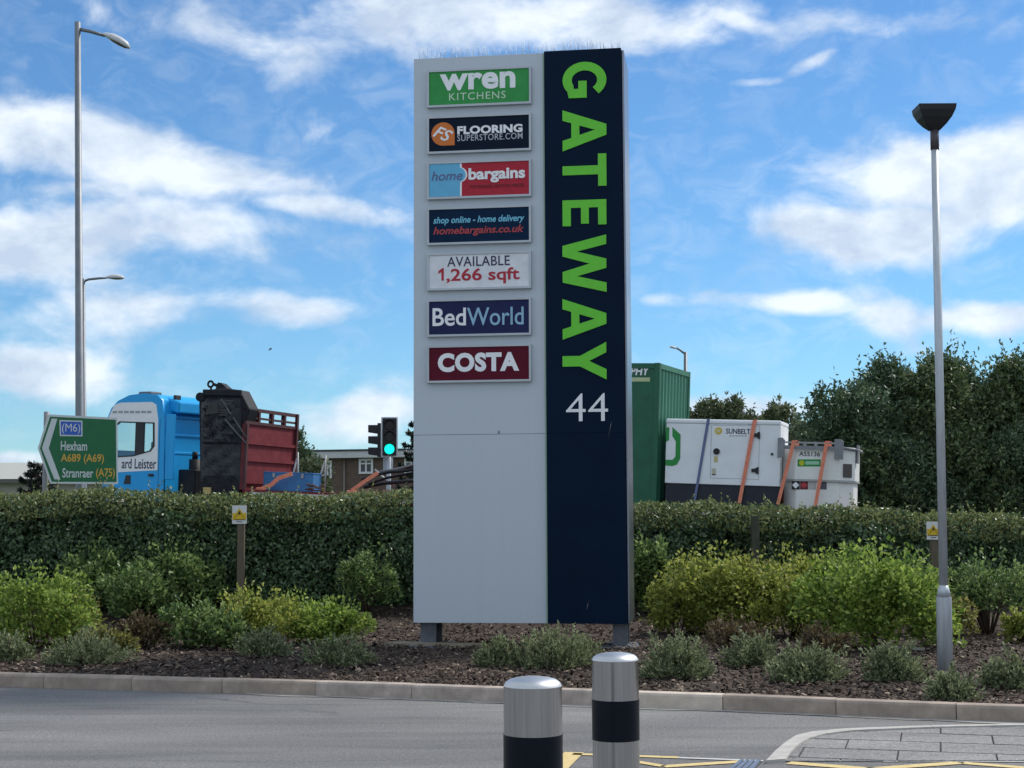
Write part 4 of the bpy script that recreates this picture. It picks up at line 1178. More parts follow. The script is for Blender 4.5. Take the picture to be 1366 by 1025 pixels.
out = [(64.5, 553), (156.5, 557.5), (157.5, 646), (67, 645.5), (50.5, 598)]
inn = [(66.8, 556), (154.5, 560.3), (155.3, 643.2), (69, 642.8), (53.3, 598.2)]
board = plate('sign_board', [F.poly(out)], M_swh, .03, 0.0, ds)
plate('green_field', [F.poly(inn)], M_sgn, .003, -.003, board)
plate('chevron', [F.poly([(69, 558.5), (76.5, 559), (65, 598), (80.5, 640), (72.5, 639.6), (55.8, 598)])], M_swh, .003, -.006, board)
M_blue = flat('sign_blue', (.02, .10, .48), .35)
q = F.poly([(79.2, 560.5), (109.8, 561.5), (110, 582.3), (79.8, 582)]); plate('route_patch_border', [q], M_swh, .002, -.005, board)
q = F.poly([(81, 562.3), (108.2, 563.2), (108.4, 580.6), (81.4, 580.2)]); plate('route_patch', [q], M_blue, .002, -.007, board)


def dtx(s, x0, y0, x1, y1, m_, bold=.006):
    a = F.uv(x0, y1); b = F.uv(x1, y0); text(s, (a[0], a[1], b[0], b[1]), m_, board, -.007 if s == '(M6)' else -.003, bold, off=OF, depth=.003)


dtx('(M6)', 82.5, 565.5, 107, 579.3, M_swh, 0.0)
dtx('Hexham', 81, 589, 116.3, 601.3, M_swh, .012); dtx('A689 (A69)', 81, 606, 138.6, 619.3, M_sye, .012)
dtx('Stranraer', 83, 625, 124.5, 637.3, M_swh, .012); dtx('(A75)', 128, 625, 153.3, 639.3, M_sye, .012)
for px in (62, 150):
    x = F.uv(px, 600)[0]; zt_ = F.uv(px, 549 if px < 100 else 600)[1]
    MB().tube([(x, .09, -zo - .1), (x, .09, zt_)], .045, 10).build('post', M_back, ds, OF)
for py in (570, 625):
    z = F.uv(100, py)[1]; MB().box(F.uv(60, py)[0], F.uv(152, py)[0], .031, .05, z - .02, z + .02).build('rail', M_back, ds, OF)

# ================================================================== TRAFFIC LIGHT
F = Frame(at(518.5, 600, 41), R(4)); gz = road_z(F.O.x); zo = F.O.z - gz
tl = thing('traffic_light', 'traffic signal on a grey pole showing green, beside the totem', 'traffic light', (F.O.x, F.O.y, gz), F.rot); OF = (0, 0, -zo)
MB().tube([(0, .16, -zo - .1), (0, .16, F.uv(518, 560)[1])], .06, 12).build('pole', M_galv, tl, OF)
x0, z1 = F.uv(508.5, 556.5); x1, z0 = F.uv(530.5, 609.5)
MB().box(x0, x1, .0, .02, z0, z1).build('backing_board', flat('board_white', (.72, .74, .76), .5), tl, OF)
MB().box(x0 + .035, x1 - .035, -.10, -.002, z0 + .035, z1 - .035).build('signal_head', M_dark, tl, OF, .01)
xc = F.uv(519.5, 600)[0]
for i, py in enumerate((568, 583, 599.5)):
    z = F.uv(519, py)[1]; rad = 6.6 / FPX * 41
    lensm = [mat('lens_red', (.012, .004, .004), .3), mat('lens_amber', (.012, .008, .004), .3), mat('lens_green', (.02, .5, .38), .3, emit=((.0, .78, .55), 1.15))][i]
    l_ = MB().tube([(xc, -.101, z), (xc, -.112, z)], [rad, rad * .9], 20); o = l_.build('lens', lensm, tl, OF)
    o['label'] = ['unlit red lens', 'unlit amber lens', 'lit green lens'][i]
    hv = MB(); n = 12
    for k in range(n):
        a0, a1 = R(10 + 160 * k / n), R(10 + 160 * (k + 1) / n); r0, r1 = rad * 1.08, rad * 1.2
        p = lambda a, r, y: (xc + math.cos(a) * r, y, z + math.sin(a) * r)
        hv.add([p(a0, r0, -.1), p(a1, r0, -.1), p(a1, r0, -.24), p(a0, r0, -.24), p(a0, r1, -.1), p(a1, r1, -.1), p(a1, r1, -.24), p(a0, r1, -.24)],
               [(0, 1, 2, 3), (7, 6, 5, 4), (3, 2, 6, 7), (0, 3, 7, 4), (1, 5, 6, 2)])
    hv.build('visor', M_dark, o if False else tl, OF)
hx0 = F.uv(506, 590)[0]
for py0, py1 in ((567, 578.5), (582, 593), (597, 608)):
    a, zt_ = F.uv(491, py0); b, zb_ = F.uv(505, py1)
    MB().prism([(a, zb_ + .04), (b, zb_), (b, zt_), (a, zt_)], .02, .26).build('side_visor', M_dark, tl, OF, .01)
a, zt_ = F.uv(503.5, 564.5); b, zb_ = F.uv(508, 609.5); MB().box(a, b, .0, .28, zb_, zt_).build('side_head', M_dark, tl, OF, .01)
MB().box(F.uv(505, 1)[0], .02, .10, .2, F.uv(505, 606)[1] - .09, F.uv(505, 606)[1] - .02).build('bracket', M_galv, tl, OF)
MB().box(F.uv(511, 615)[0], F.uv(524, 615)[0], .22, .36, F.uv(520, 628)[1], F.uv(520, 611)[1]).build('control_box', M_galv, tl, OF, .01)

# ================================================================== ARTICULATED LORRY
TR = Frame(at(333, 652, 36.0), R(-18), R(2.46))
dz = TR.O.z - road_z(TR.O.x)          # deck height over the road
M_mar = mat('maroon_paint', (.125, .022, .030), .65, rgb2=(.19, .042, .050), scale=4, spec=.1)
M_mard = mat('maroon_dark', (.06, .016, .02), .6, var=.25, scale=5)
M_blk = mat('dark_steel', (.005, .007, .012), .6, rgb2=(.020, .022, .028), scale=4, spec=.2)
M_tyre = mat('tyre_rubber', (.018, .018, .018), .85, var=.2); M_rim = mat('wheel_rim', (.35, .36, .37), .45, .5)


def tthing(name, label, cat, x, y, z): return thing(name, label, cat, TR.M @ Vector((x, y, z)), TR.rot)


U = lambda px, py, y=0.0: TR.uv(px, py, y)
LEN = U(1150, 680)[0]
tr = tthing('lowloader_trailer', 'long maroon flatbed trailer with high headboard behind the hedge', 'trailer', 0, 0, -dz)
OT = (0, 0, -dz)
zd = -.03
MB().box(U(325, 600)[0] + .01, LEN, .02, 2.48, zd - .28, zd).build('deck', M_mar, tr, OT)
cream = flat('cream_rail', (.50, .48, .43), .6, var=.2)
MB().box(.0, LEN, -.012, .018, zd - .17, zd - .05).build('side_rail', cream, tr, OT)
MB().box(0.3, LEN - .3, .5, .75, zd - .75, zd - .28).box(.3, LEN - .3, 1.75, 2.0, zd - .75, zd - .28).build('chassis_beam', M_blk, tr, OT)
hx = U(325, 600)[0]; OT0 = OT; OT = (-hx, 0, -dz)
zp = U(333, 565.5)[1]; zr1 = U(333, 543.5)[1]; zr0 = U(333, 555)[1]; HB = 2.72
hb = MB().box(-.06, 0.0, 0, HB, -.03, zp).build('headboard', M_mar, tr, OT)
for py in (590, 613, 643):
    z = U(333, py)[1]; MB().box(.001, .05, .03, HB - .03, z - .04, z + .035).build('rib', M_mar, hb, OT)
for y in (0.0, HB - .09): MB().box(.001, .07, y, y + .09, -.03, zp + (.0 if y == 0 else zr1 - zp)).build('edge_post', M_mard, hb, OT)
rail = MB().box(-.07, .04, 0, HB, zp, zp + .07).box(-.05, .03, 0, HB, zr1 - .08, zr1).box(-.03, .02, 0, HB, zr0 - .05, zr0)
rail.build('top_rail', M_mard, hb, OT)
for y in (.62, 1.32, 1.98):
    MB().prism([(-.06, 0), (.04, 0), (.04, 1), (-.06, 1)], 0, 1).xform(Matrix(((1, 0, 0, 0), (0, .09, 0, y), (0, 0, zr1 - .08 - zp - .07, zp + .07), (0, 0, 0, 1)))).build('rail_post', M_mard, hb, OT)
OT = OT0
prof = [U(267, 662), U(319, 662), U(325, 570), U(333, 546), U(320, 520.5), U(297, 517.5), U(272, 521), U(265, 530)]
gn = MB().prism(prof, 0.0, .50).build('gooseneck_housing', M_blk, tr, OT, .03)
# irregular crumpled sheet, motor casing and cap on the near side
cr = MB(); nx_, nz_ = 26, 34; V = []
for j in range(nz_):
    for i in range(nx_):
        px_ = 268 + (321 - 268) * i / (nx_ - 1); py_ = 531 + (645 - 531) * j / (nz_ - 1); x, z = U(px_, py_)
        e = min(i, nx_ - 1 - i, j, nz_ - 1 - j); k = min(1, e / 3); up_ = 1.0 if py_ < 590 else .35
        V.append((x, .002 - k * (.03 + up_ * (.07 * abs(math.sin(x * 7 + z * 3)) + .06 * abs(math.sin(z * 9 - x * 5)) + random.uniform(0, .05))), z))
cr.add(V, [(j * nx_ + i, (j + 1) * nx_ + i, (j + 1) * nx_ + i + 1, j * nx_ + i + 1) for j in range(nz_ - 1) for i in range(nx_ - 1)])
cr.build('crumpled_casing', mat('scuffed_dark', (.004, .006, .012), .55, rgb2=(.050, .052, .058), scale=3.2, spec=.3), gn, OT)
p = U(268, 530); MB().tube([(p[0], -.06, p[1]), (p[0], .4, p[1])], .11, 12).build('end_roller', M_blk, gn, OT)
p, q = U(272, 521.5), U(323, 529); MB().box(p[0], q[0], -.07, .0, q[1], p[1] + .03).build('top_cap', M_blk, gn, OT, .02)
p, q = U(280, 540), U(297, 556); MB().prism([(p[0], q[1]), (q[0], q[1] + .05), (q[0] - .04, p[1]), (p[0] + .08, p[1] + .05)], -.20, -.02).build('motor_casing', mat('motor_grey', (.03, .031, .034), .6, var=.4), gn, OT, .03)
a, b = U(296, 534), U(314, 556)
for i in range(7):
    z = a[1] + (b[1] - a[1]) * (i + .5) / 7; MB().box(a[0], b[0] - .02 * i, -.16, -.10, z - .02, z + .02).build('grille_slat', mat('slat_grey', (.045, .047, .05), .6), gn, OT)
for (p, q) in (((300, 533), (331, 584)), ((305, 560), (331, 592))):
    p, q = U(*p), U(*q); MB().tube([(p[0], -.17, p[1]), (q[0], -.12, q[1])], .022, 6).build('hydraulic_pipe', mat('pipe_steel', (.10, .11, .12), .4, .4), gn, OT)
p, q = U(274, 511.5), U(295, 518)
ring = MB()
for k in range(14):
    t0, t1 = 2 * math.pi * k / 14, 2 * math.pi * (k + 1) / 14
    ring.tube([(p[0] + .07 * math.cos(t0), .25, p[1] + .07 * math.sin(t0)), (p[0] + .07 * math.cos(t1), .25, p[1] + .07 * math.sin(t1))], .028, 6, False)
ring.tube([(p[0] + .07, .25, p[1]), (q[0], .3, q[1])], [.035, .045], 8); ring.tube([(p[0], .25, p[1] - .05), (p[0] + .05, .25, U(276, 524)[1])], .03, 6)
ring.build('hook_arm', M_blk, gn, OT)
p = U(289, 513); MB().prism([(p[0] - .10, p[1] - .1), (p[0] + .22, p[1] - .14), (p[0] + .22, p[1] - .08), (p[0] + .06, p[1] + .04), (p[0] - .04, p[1] + .06)], .12, .38).build('hook_bracket', M_blk, gn, OT, .01)
p = U(272, 653); MB().box(p[0], p[0] + .2, -.04, 0, p[1] - .1, p[1] + .05).build('marker_plate', flat('marker_yellow', (.45, .33, .12)), tr, OT)


def wheel(parent, x, y, z, r, w, off):
    t_ = MB().lathe([(r * .55, -w / 2), (r * .92, -w / 2), (r, -w * .38), (r, w * .38), (r * .92, w / 2), (r * .55, w / 2)], 28).xform(Matrix.Translation((x, y, z)) @ Matrix.Rotation(R(90), 4, 'X')).build('wheel', M_tyre, parent, off)
    MB().lathe([(.01, -w * .3), (r * .3, -w * .36), (r * .36, -w * .2), (r * .56, -w * .42), (r * .56, w * .3), (.01, w * .3)], 24).xform(Matrix.Translation((x, y, z)) @ Matrix.Rotation(R(90), 4, 'X')).build('rim', M_rim, t_, off)


for i in range(3):
    for y in (.2, 2.28): wheel(tr, LEN - 1.4 - i * 1.15, y, -dz + .42 - .02, .42, .34, OT)

# --- tractor unit
CB = Frame(at(216, 600, 37.0), R(-32), R(1.6)); cz = CB.O.z - road_z(CB.O.x) + .0
ct = thing('lorry_cab', 'sky blue lorry tractor unit with white door panel behind the green road sign', 'lorry', (CB.O.x, CB.O.y, road_z(CB.O.x)), CB.rot); OC = (0, 0, -cz)
M_cab = mat('cab_blue', (.02, .35, .76), .35, var=.05, scale=3, spec=.2); M_cabw = flat('cab_white', (.78, .80, .82), .4)
C = lambda px, py: CB.uv(px, py)
xf = C(141, 590)[0]; ztop_ = C(205, 523.5)[1]; WID = 2.45
side = [C(215.5, 668), C(216.5, 560), C(214, 534), C(207, 527), C(188, 525), C(170, 527.5), C(155, 535), C(146, 545), C(140, 560), C(136, 600), C(134, 668)]
side = [(x, z) for x, z in side]
win = [C(158, 563), C(203, 564.5), C(203, 595), C(198, 602), C(175, 608.5), C(150, 610), C(149, 585), C(152, 568)]
front_ = side[::-1]
# skin: side plates with window openings, and a wrap of roof, front and back
for y0, nm in ((0.0, 'near_side'), (WID - .05, 'far_side')):
    me = outline_mesh('cab_side', [side, win], M_cab, .05, y0)
    for v in me.vertices: v.co.z += cz
    so = link('cab_side', me, ct)
    if y0 == 0: near_side = so
wr = MB(); n = len(side)
V = [(x, .05, z) for x, z in side] + [(x, WID - .05, z) for x, z in side]
wr.add(V, [(i, i + n, (i + 1) % n + n, (i + 1) % n) for i in range(n) if i != 8])
wr.build('cab_shell', M_cab, ct, OC)
wp = [C(150, 541), C(158, 537.5), C(200, 536.5), C(206, 540), C(208.5, 560), C(207.5, 627.5), C(140, 631), C(141, 560)]
me = outline_mesh('white_side_panel', [wp, [(x * 1.0, z) for x, z in win]], M_cabw, .004, -.004)
for v in me.vertices: v.co.z += cz
wpo = link('white_side_panel', me, near_side)
g_ = glass_mat('cab_glass', (.35, .62, .62), .14)
for y in (.02, WID - .03):
    me = outline_mesh('door_window', [win], g_, .006, y)
    for v in me.vertices: v.co.z += cz
    link('door_window', me, near_side if y < 1 else ct)
MB().add([V[8], V[8 + n], V[9 + n], V[9]], [(0, 1, 2, 3)]).build('windscreen', g_, ct, OC)
seal = lambda k: [((x - sum(a for a, _ in win) / len(win)) * k + sum(a for a, _ in win) / len(win), (z - sum(b for _, b in win) / len(win)) * k + sum(b for _, b in win) / len(win)) for x, z in win]
me = outline_mesh('window_seal', [seal(1.03), seal(.955)], M_dark, .012, -.012)
for v in me.vertices: v.co.z += cz
link('window_seal', me, near_side)
sm = MB(); x_d, z_a, z_b = C(209.5, 600)[0], C(209, 655)[1], C(209, 560)[1]; sm.box(x_d, x_d + .012, -.003, .0, z_a, z_b); sm.build('door_seam', M_dark, near_side, OC)
p = C(200, 634); MB().box(p[0] - .10, p[0] + .06, -.035, -.001, p[1] - .03, p[1] + .03).build('door_handle', M_dark, near_side, OC, .01)
p, q = C(150, 566), C(157, 590); MB().box(p[0] - .05, q[0] - .02, -.32, -.18, q[1], p[1]).box(p[0], p[0] + .03, -.32, -.0, p[1] + .002, p[1] + .03).build('wing_mirror', M_dark, near_side, OC)
ft_ = [C(157, 563), C(204, 564), C(203, 571), C(157, 570)]
M_int = flat('cab_interior', (.035, .04, .045), .8)
p, q = C(178, 575), C(188, 606); MB().box(p[0], q[0], -.0, .05, q[1] - .1, p[1] + .3).build('door_pillar', M_int, near_side, OC)
p, q = C(184, 588), C(206, 640); MB().box(p[0], q[0], .35, .9, q[1], p[1]).box(p[0], q[0], 1.5, 2.05, q[1], p[1]).build('seat', M_int, ct, OC, .05)
text('ard Leister', (C(160, 620)[0], C(180, 625.5)[1], C(206, 620)[0], C(180, 612)[1]), M_nt, near_side, -.004, .012, off=OC, depth=.003)
for i in range(7):
    a = C(148 + i * 7.6, 548.5); b = C(148 + i * 7.6 + 6, 551.5); MB().box(a[0], b[0], -.007, -.004, b[1], a[1]).build('print_dash', flat('print_grey', (.32, .34, .36)), wpo, OC)
p, q = C(163, 634), C(171.5, 646); MB().prism([(p[0], q[1]), (q[0], q[1]), (q[0], p[1]), (p[0] + .07, p[1])], -.012, -.001).build('door_step', M_int, near_side, OC)
# rear wall detail, roof fairing, lamp bar, exhaust stack, chassis, wheels
zt_ = C(214, 534)[1]
MB().prism([(side[2][0] - .02, zt_ - .25), (side[2][0] + .30, zt_ - .32), (side[2][0] + .30, zt_ - .02), (side[2][0] - .15, zt_ + .10)], .25, WID - .2).build('roof_fairing', M_cab, ct, OC, .05)
for k in range(3):
    z = C(216, 556 + k * 24)[1]; MB().box(side[1][0] + .005, side[1][0] + .04, .3, WID - .3, z - .03, z + .03).build('rear_rib', M_cab, ct, OC, .01)
for yv in (.0, WID - .06): MB().box(side[0][0] - .0, side[0][0] + .28, yv, yv + .04, C(216, 640)[1], zt_ - .35).build('side_deflector', M_cab, ct, OC, .015)
p = C(235, 606); MB().tube([(side[0][0] + .45, .55, C(216, 668)[1]), (side[0][0] + .45, .55, C(216, 612)[1])], .14, 14).tube([(side[0][0] + .45, .55, C(216, 612)[1]), (side[0][0] + .45, .55, C(216, 602)[1])], .07, 12).build('exhaust_stack', M_blk, ct, OC)
MB().box(side[0][0] + .2, side[0][0] + .75, .25, 2.2, C(216, 664)[1] - .3, C(216, 626)[1]).build('air_tank_rack', M_blk, ct, OC, .03)
p, q = C(168, 521.5), C(184, 526); MB().box(p[0], q[0], .35, .75, q[1] - .05, p[1]).build('light_bar', flat('bar_dark', (.09, .10, .12)), ct, OC, .03)
MB().box(side[0][0] - .1, side[0][0] - .02, .3, .5, zt_ + .0, zt_ + .14).build('roof_marker', M_int, ct, OC, .02)
MB().box(xf + .1, 3.0, .75, 1.7, -cz + .55, -cz + .95).build('chassis', M_blk, ct, OC)
for x in (xf + .5, 2.4):
    for y in (.17, WID - .17): wheel(ct, x, y, -cz + .5, .5, .32, OC)

# --- loads on the trailer
M_cg = mat('container_green', (.012, .105, .055), .5, var=.2, scale=3); M_cgl = mat('container_green_lit', (.030, .150, .095), .55, rgb2=(.060, .20, .135), scale=2, stretch=(1, 6, .4))  # second green is a lighter copy, sunlight put into end and roof colour
xb = U(878, 560)[0]; LC = 2.99; xa = xb - LC; zc1 = U(881, 484)[1]
cn = tthing('shipping_container', 'green corrugated shipping container half hidden by the totem', 'container', (xa + xb) / 2, 1.2, zd); OX = (xb, 0.02, zd)
cn.location = TR.M @ Vector(OX); cn.rotation_euler = Euler((0, R(2.46), R(-22.5)), 'XYZ')
CW = 2.40
for x in (xa, xb - .12):
    for y in (0.02, CW - .10): MB().box(x, x + .12, y, y + .12, zd, zc1).build('corner_post', M_cg, cn, OX, .01)
for y in (.02, CW - .06): MB().box(xa + .12, xb - .12, y, y + .08, zc1 - .12, zc1 - .01).box(xa + .12, xb - .12, y, y + .08, zd, zd + .15).build('side_beam', M_cg, cn, OX)
for x in (xa, xb - .1): 
    for z0_, z1_ in ((zc1 - .12, zc1 - .01), (zd, zd + .15)): MB().box(x, x + .1, .14, CW - .10, z0_, z1_).build('end_beam', M_cgl if x > xa else M_cg, cn, OX)


def corrug(n, length, depth):
    out_ = []; s = length / n
    for i in range(n):
        o0 = i * s; out_ += [(o0, 0), (o0 + s * .32, 0), (o0 + s * .5, depth), (o0 + s * .82, depth)]
    return out_ + [(length, 0)]


pr = corrug(9, CW - .26, .04)
b_ = MB(); nn_ = len(pr)
b_.add([(xb - .02 - d, .14 + s, zd + .15) for s, d in pr] + [(xb - .02 - d, .14 + s, zc1 - .12) for s, d in pr], [(i, i + 1, i + 1 + nn_, i + nn_) for i in range(nn_ - 1)])
b_.build('corrugated_end', M_cgl, cn, OX)
b_ = MB().box(xa + .02, xa + .05, .14, CW - .12, zd + .15, zc1 - .12); b_.build('end_wall', M_cg, cn, OX)
b_ = MB().box(xa + .12, xb - .12, .045, .06, zd + .15, zc1 - .12); b_.build('side_wall', M_cg, cn, OX)
MB().box(xa + .12, xb - .12, CW - .06, CW - .04, zd + .15, zc1 - .12).build('side_wall', M_cg, cn, OX)
MB().box(xa + .1, xb - .1, .1, CW - .06, zc1 - .06, zc1 - .03).build('roof', M_cgl, cn, OX)
a, b = U(812, 501), U(866, 489.5)
text('MURPHY', (a[0], U(850, 500.5)[1], b[0], U(850, 489.5)[1]), M_white, cn, .045, .03, .15, off=OX)
a, b = U(812, 503), U(866, 509); MB().box(a[0], b[0], .041, .045, b[1], a[1]).build('pale_stripe', flat('pale_lime', (.45, .52, .30)), cn, OX)

GY = 0.12
g0, g1 = U(888, 600, GY)[0], U(1041, 600, GY)[0]; gt = U(965, 560, GY)[1]; gb = U(965, 647, GY)[1]; GW = 1.15
gn_ = tthing('generator', 'white enclosed generator with green handle graphic beside the container', 'generator', (g0 + g1) / 2, GY + GW / 2, zd); OG = ((g0 + g1) / 2, GY + GW / 2, zd)
M_gw = mat('generator_white', (.74, .77, .80), .45, var=.06, scale=2)
MB().box(g0 + .01, g1 - .01, GY + .03, GY + GW - .03, zd, gb - .003).build('fuel_base', mat('base_navy', (.012, .016, .028), .5), gn_, OG, .01)
body = MB().box(g0, g1, GY, GY + GW, gb, gt - .10).build('canopy', M_gw, gn_, OG, .012)
MB().box(g0 - .01, g1 + .005, GY - .012, GY + GW + .012, gt - .098, gt).build('roof_cap', M_gw, gn_, OG, .03)
q = lambda px, py: TR.uv(px, py, GY)
d0, d1 = q(949, 567), q(1012, 640)
fr_ = MB()
for x0_, x1_, z0_, z1_ in ((d0[0], d0[0] + .008, d1[1], d0[1]), (d1[0] - .008, d1[0], d1[1], d0[1]), (d0[0], d1[0], d1[1], d1[1] + .008), (d0[0], d1[0], d0[1] - .008, d0[1])): fr_.box(x0_, x1_, GY - .003, GY - .0, z0_, z1_)
fr_.build('door_gap', flat('gap_grey', (.26, .28, .30)), body, OG)


def gplate(name, pts, m_, d=.004, y=None, par=None):
    me = outline_mesh(name, [[q(*p) for p in lp] for lp in (pts if isinstance(pts[0], list) else [pts])], m_, d, GY - d - .001 if y is None else y)
    for v in me.vertices: v.co -= Vector(OG)
    return link(name, me, par or body)


M_gr = flat('graphic_green', (.015, .25, .045))
gplate('green_graphic', [(897, 570), (908, 580), (907.5, 612), (903, 620), (897, 622), (887.5, 621), (888, 613.5), (897.5, 613.5), (901, 609), (901.5, 589), (897, 582)], M_gr)
gplate('green_graphic', [(888.8, 570), (893, 570.5), (892.5, 587), (888.2, 590)], M_gr)
for px, py in ((1010, 581), (1008, 628)): gplate('door_handle', [(px - 5.5, py - 2.5), (px - 1, py - 2.5), (px + 3, py - 5), (px + 4, py - 4), (px + 4, py + 4.5), (px + 2, py + 4.5), (px - 1, py + 2), (px - 5.5, py + 2)], M_dark, .03)
gplate('round_latch', [(956 + 4.3 * math.cos(R(t)), 602.5 + 4.3 * math.sin(R(t))) for t in range(0, 360, 24)], M_dark, .03)
gplate('small_latch', [(1030 + 1.8 * math.cos(R(t)), 606 + 1.8 * math.sin(R(t))) for t in range(0, 360, 30)], M_dark, .02)
gplate('sun_emblem', [(958.5 + (5.6 if k % 2 else 4.2) * math.cos(R(k * 15)), 575 + (5.6 if k % 2 else 4.2) * math.sin(R(k * 15))) for k in range(24)], flat('emblem_yellow', (.62, .46, .05)))
gplate('sun_emblem_centre', [(958.5 + 2.4 * math.cos(R(k * 30)), 575 + 2.4 * math.sin(R(k * 30))) for k in range(12)], flat('emblem_cream', (.60, .56, .35)), .003, GY - .009)
gplate('warning_label', [(952.5, 609), (957.5, 609), (957.5, 617), (952.5, 617)], flat('label_yellow', (.50, .46, .20)))
gplate('notice_label', [(949.5, 625), (955, 625.2), (955, 634), (949.5, 634)], flat('label_cream', (.48, .46, .36)))
gplate('notice_label', [(950, 632.6), (954.6, 632.6), (954.6, 634), (950, 634)], M_dark, .003, GY - .009)
a, b = q(968.5, 578.8), q(1001, 572.5); text('SUNBELT', (a[0], a[1], b[0], b[1]), M_nt, body, GY - .0005, .014, off=OG)
for i in range(6):
    a, b = q(973 + i * 4, 582.3), q(976 + i * 4, 581); MB().box(a[0], b[0], GY - .003, GY, a[1], b[1]).build('print_dash', flat('print_grey', (.32, .34, .36)), body, OG)

TY = .16
k_ = lambda px, py: TR.uv(px, py, TY)
t0, t1 = k_(1041, 640)[0], k_(1119, 640)[0]; zt1 = k_(1080, 599)[1]; zmid = k_(1080, 640.5)[1]; TW = 1.25
tk = tthing('fuel_tank', 'white fuel bowser tank with grey guard rail at the trailer end', 'tank', (t0 + t1) / 2, TY + TW / 2, zd); OK = ((t0 + t1) / 2, TY + TW / 2, zd)
M_tk = mat('tank_white', (.66, .67, .64), .5, rgb2=(.78, .79, .77), scale=2)
ch = .30
oct_ = lambda e: [(t0 - e, TY + ch - e), (t0 + ch - e, TY - e), (t1 + e, TY - e), (t1 + ch + e, TY + ch - e), (t1 + ch + e, TY + TW + e), (t0 - e, TY + TW + e)]
MB().prism_z(oct_(-.03), zd, zmid - .002).build('lower_tank', M_tk, tk, OK, .015)
ub = MB().prism_z(oct_(0.0), zmid, zt1).build('upper_tank', M_tk, tk, OK, .02)
MB().prism_z(oct_(.012), zmid - .03, zmid + .012).build('waist_rim', flat('rim_grey', (.36, .37, .37)), tk, OK)
M_gu = mat('guard_grey', (.22, .23, .25), .55, .2, var=.15)
zA, zB = k_(1080, 597)[1], k_(1080, 588.8)[1]
MB().box(t0 - .02, t1 + .02, TY - .07, TY - .015, zA - .05, zA + .03).build('guard_rail', M_gu, tk, OK)
MB().box(t0 - .02, t1 + .02, TY + .3, TY + .36, zB - .035, zB).build('guard_rail', M_gu, tk, OK)
MB().tube([(t1 + .02, TY - .03, zA), (t1 + ch + .03, TY + ch, zA - .02), (t1 + ch + .03, TY + TW, zA - .02)], .035, 8).build('guard_rail', M_gu, tk, OK)
for a, b, c, d_, yy in ((1038.5, 584, 1047.5, 611, -.10), (1114, 586.5, 1125.5, 613.5, -.10)):
    p, r_ = k_(a, b), k_(c, d_); MB().prism([(p[0], r_[1]), (r_[0], r_[1]), (r_[0], p[1] - .05), (r_[0] - .05, p[1]), (p[0], p[1])], TY + yy, TY + yy + .03).build('corner_plate', M_gu, tk, OK, .006)
MB().box(t1 + ch + .02, t1 + ch + .06, TY + ch, TY + ch + .25, zA - .3, zA + .08).build('corner_plate', M_gu, tk, OK, .006)
for i in range(5): x = t0 + .2 + i * (t1 - t0 - .3) / 4; MB().box(x, x + .05, TY + .31, TY + .35, zt1, zB - .035).build('rail_post', M_gu, tk, OK)


def tplate(name, pts, m_, d=.004, y=None):
    me = outline_mesh(name, [[k_(*p) for p in pts]], m_, d, TY - d - .001 if y is None else y)
    for v in me.vertices: v.co -= Vector(OK)
    return link(name, me, ub)


tplate('green_label', [(1064, 613), (1095, 613), (1095, 622.5), (1064, 622.5)], M_gr)
tplate('label_band', [(1074.5, 615.5), (1093, 615.5), (1093, 620), (1074.5, 620)], flat('label_mint', (.30, .55, .42)), .003, TY - .009)
tplate('yellow_emblem', [(1069.5 + 3.6 * math.cos(R(k * 30)), 617.8 + 3.6 * math.sin(R(k * 30))) for k in range(12)], flat('emblem_lime', (.48, .50, .02)), .003, TY - .009)
a, b = k_(1066, 608.5), k_(1094, 603); text('A55136', (a[0], a[1], b[0], b[1]), M_dark, ub, TY - .0005, .01, off=OK)
LY = TY + .03
for x0_, x1_, m_ in ((1056, 1067, M_dark), (1067.2, 1078, flat('hazard_maroon', (.11, .01, .02))), (1078.2, 1089, flat('notice_pale', (.45, .45, .45))), (1093, 1103, flat('notice_slate', (.10, .10, .13)))):
    a, b = TR.uv(x0_, 653, LY), TR.uv(x1_, 641.8, LY); MB().box(a[0], b[0], LY - .004, LY + .001, a[1], b[1]).build('hazard_label', m_, tk, OK)
for px, m_ in ((1061.5, M_white), (1072.5, flat('hazard_red', (.45, .04, .05)))):
    me = outline_mesh('hazard_diamond', [[TR.uv(px, 642.8, LY), TR.uv(px - 4.8, 647.4, LY), TR.uv(px, 652, LY), TR.uv(px + 4.8, 647.4, LY)]], m_, .003, LY - .0075)
    for v in me.vertices: v.co -= Vector(OK)
    link('hazard_diamond', me, tk)
mx, my = t1 + ch * .5, TY + ch * .5
o = MB().box(-.11, .11, -.012, .0, -.14, .14).build('side_notice', flat('notice_dark', (.07, .06, .06)), ub, loc=(t1 + ch * .52 - OK[0], TY + ch * .48 - OK[1], k_(1130, 628)[1] - OK[2]), rot=(0, 0, R(45)))

M_or = mat('orange_strap', (.62, .17, .10), .7, rgb2=(.78, .29, .19), scale=14); M_bs = flat('blue_strap', (.12, .15, .28), .7)


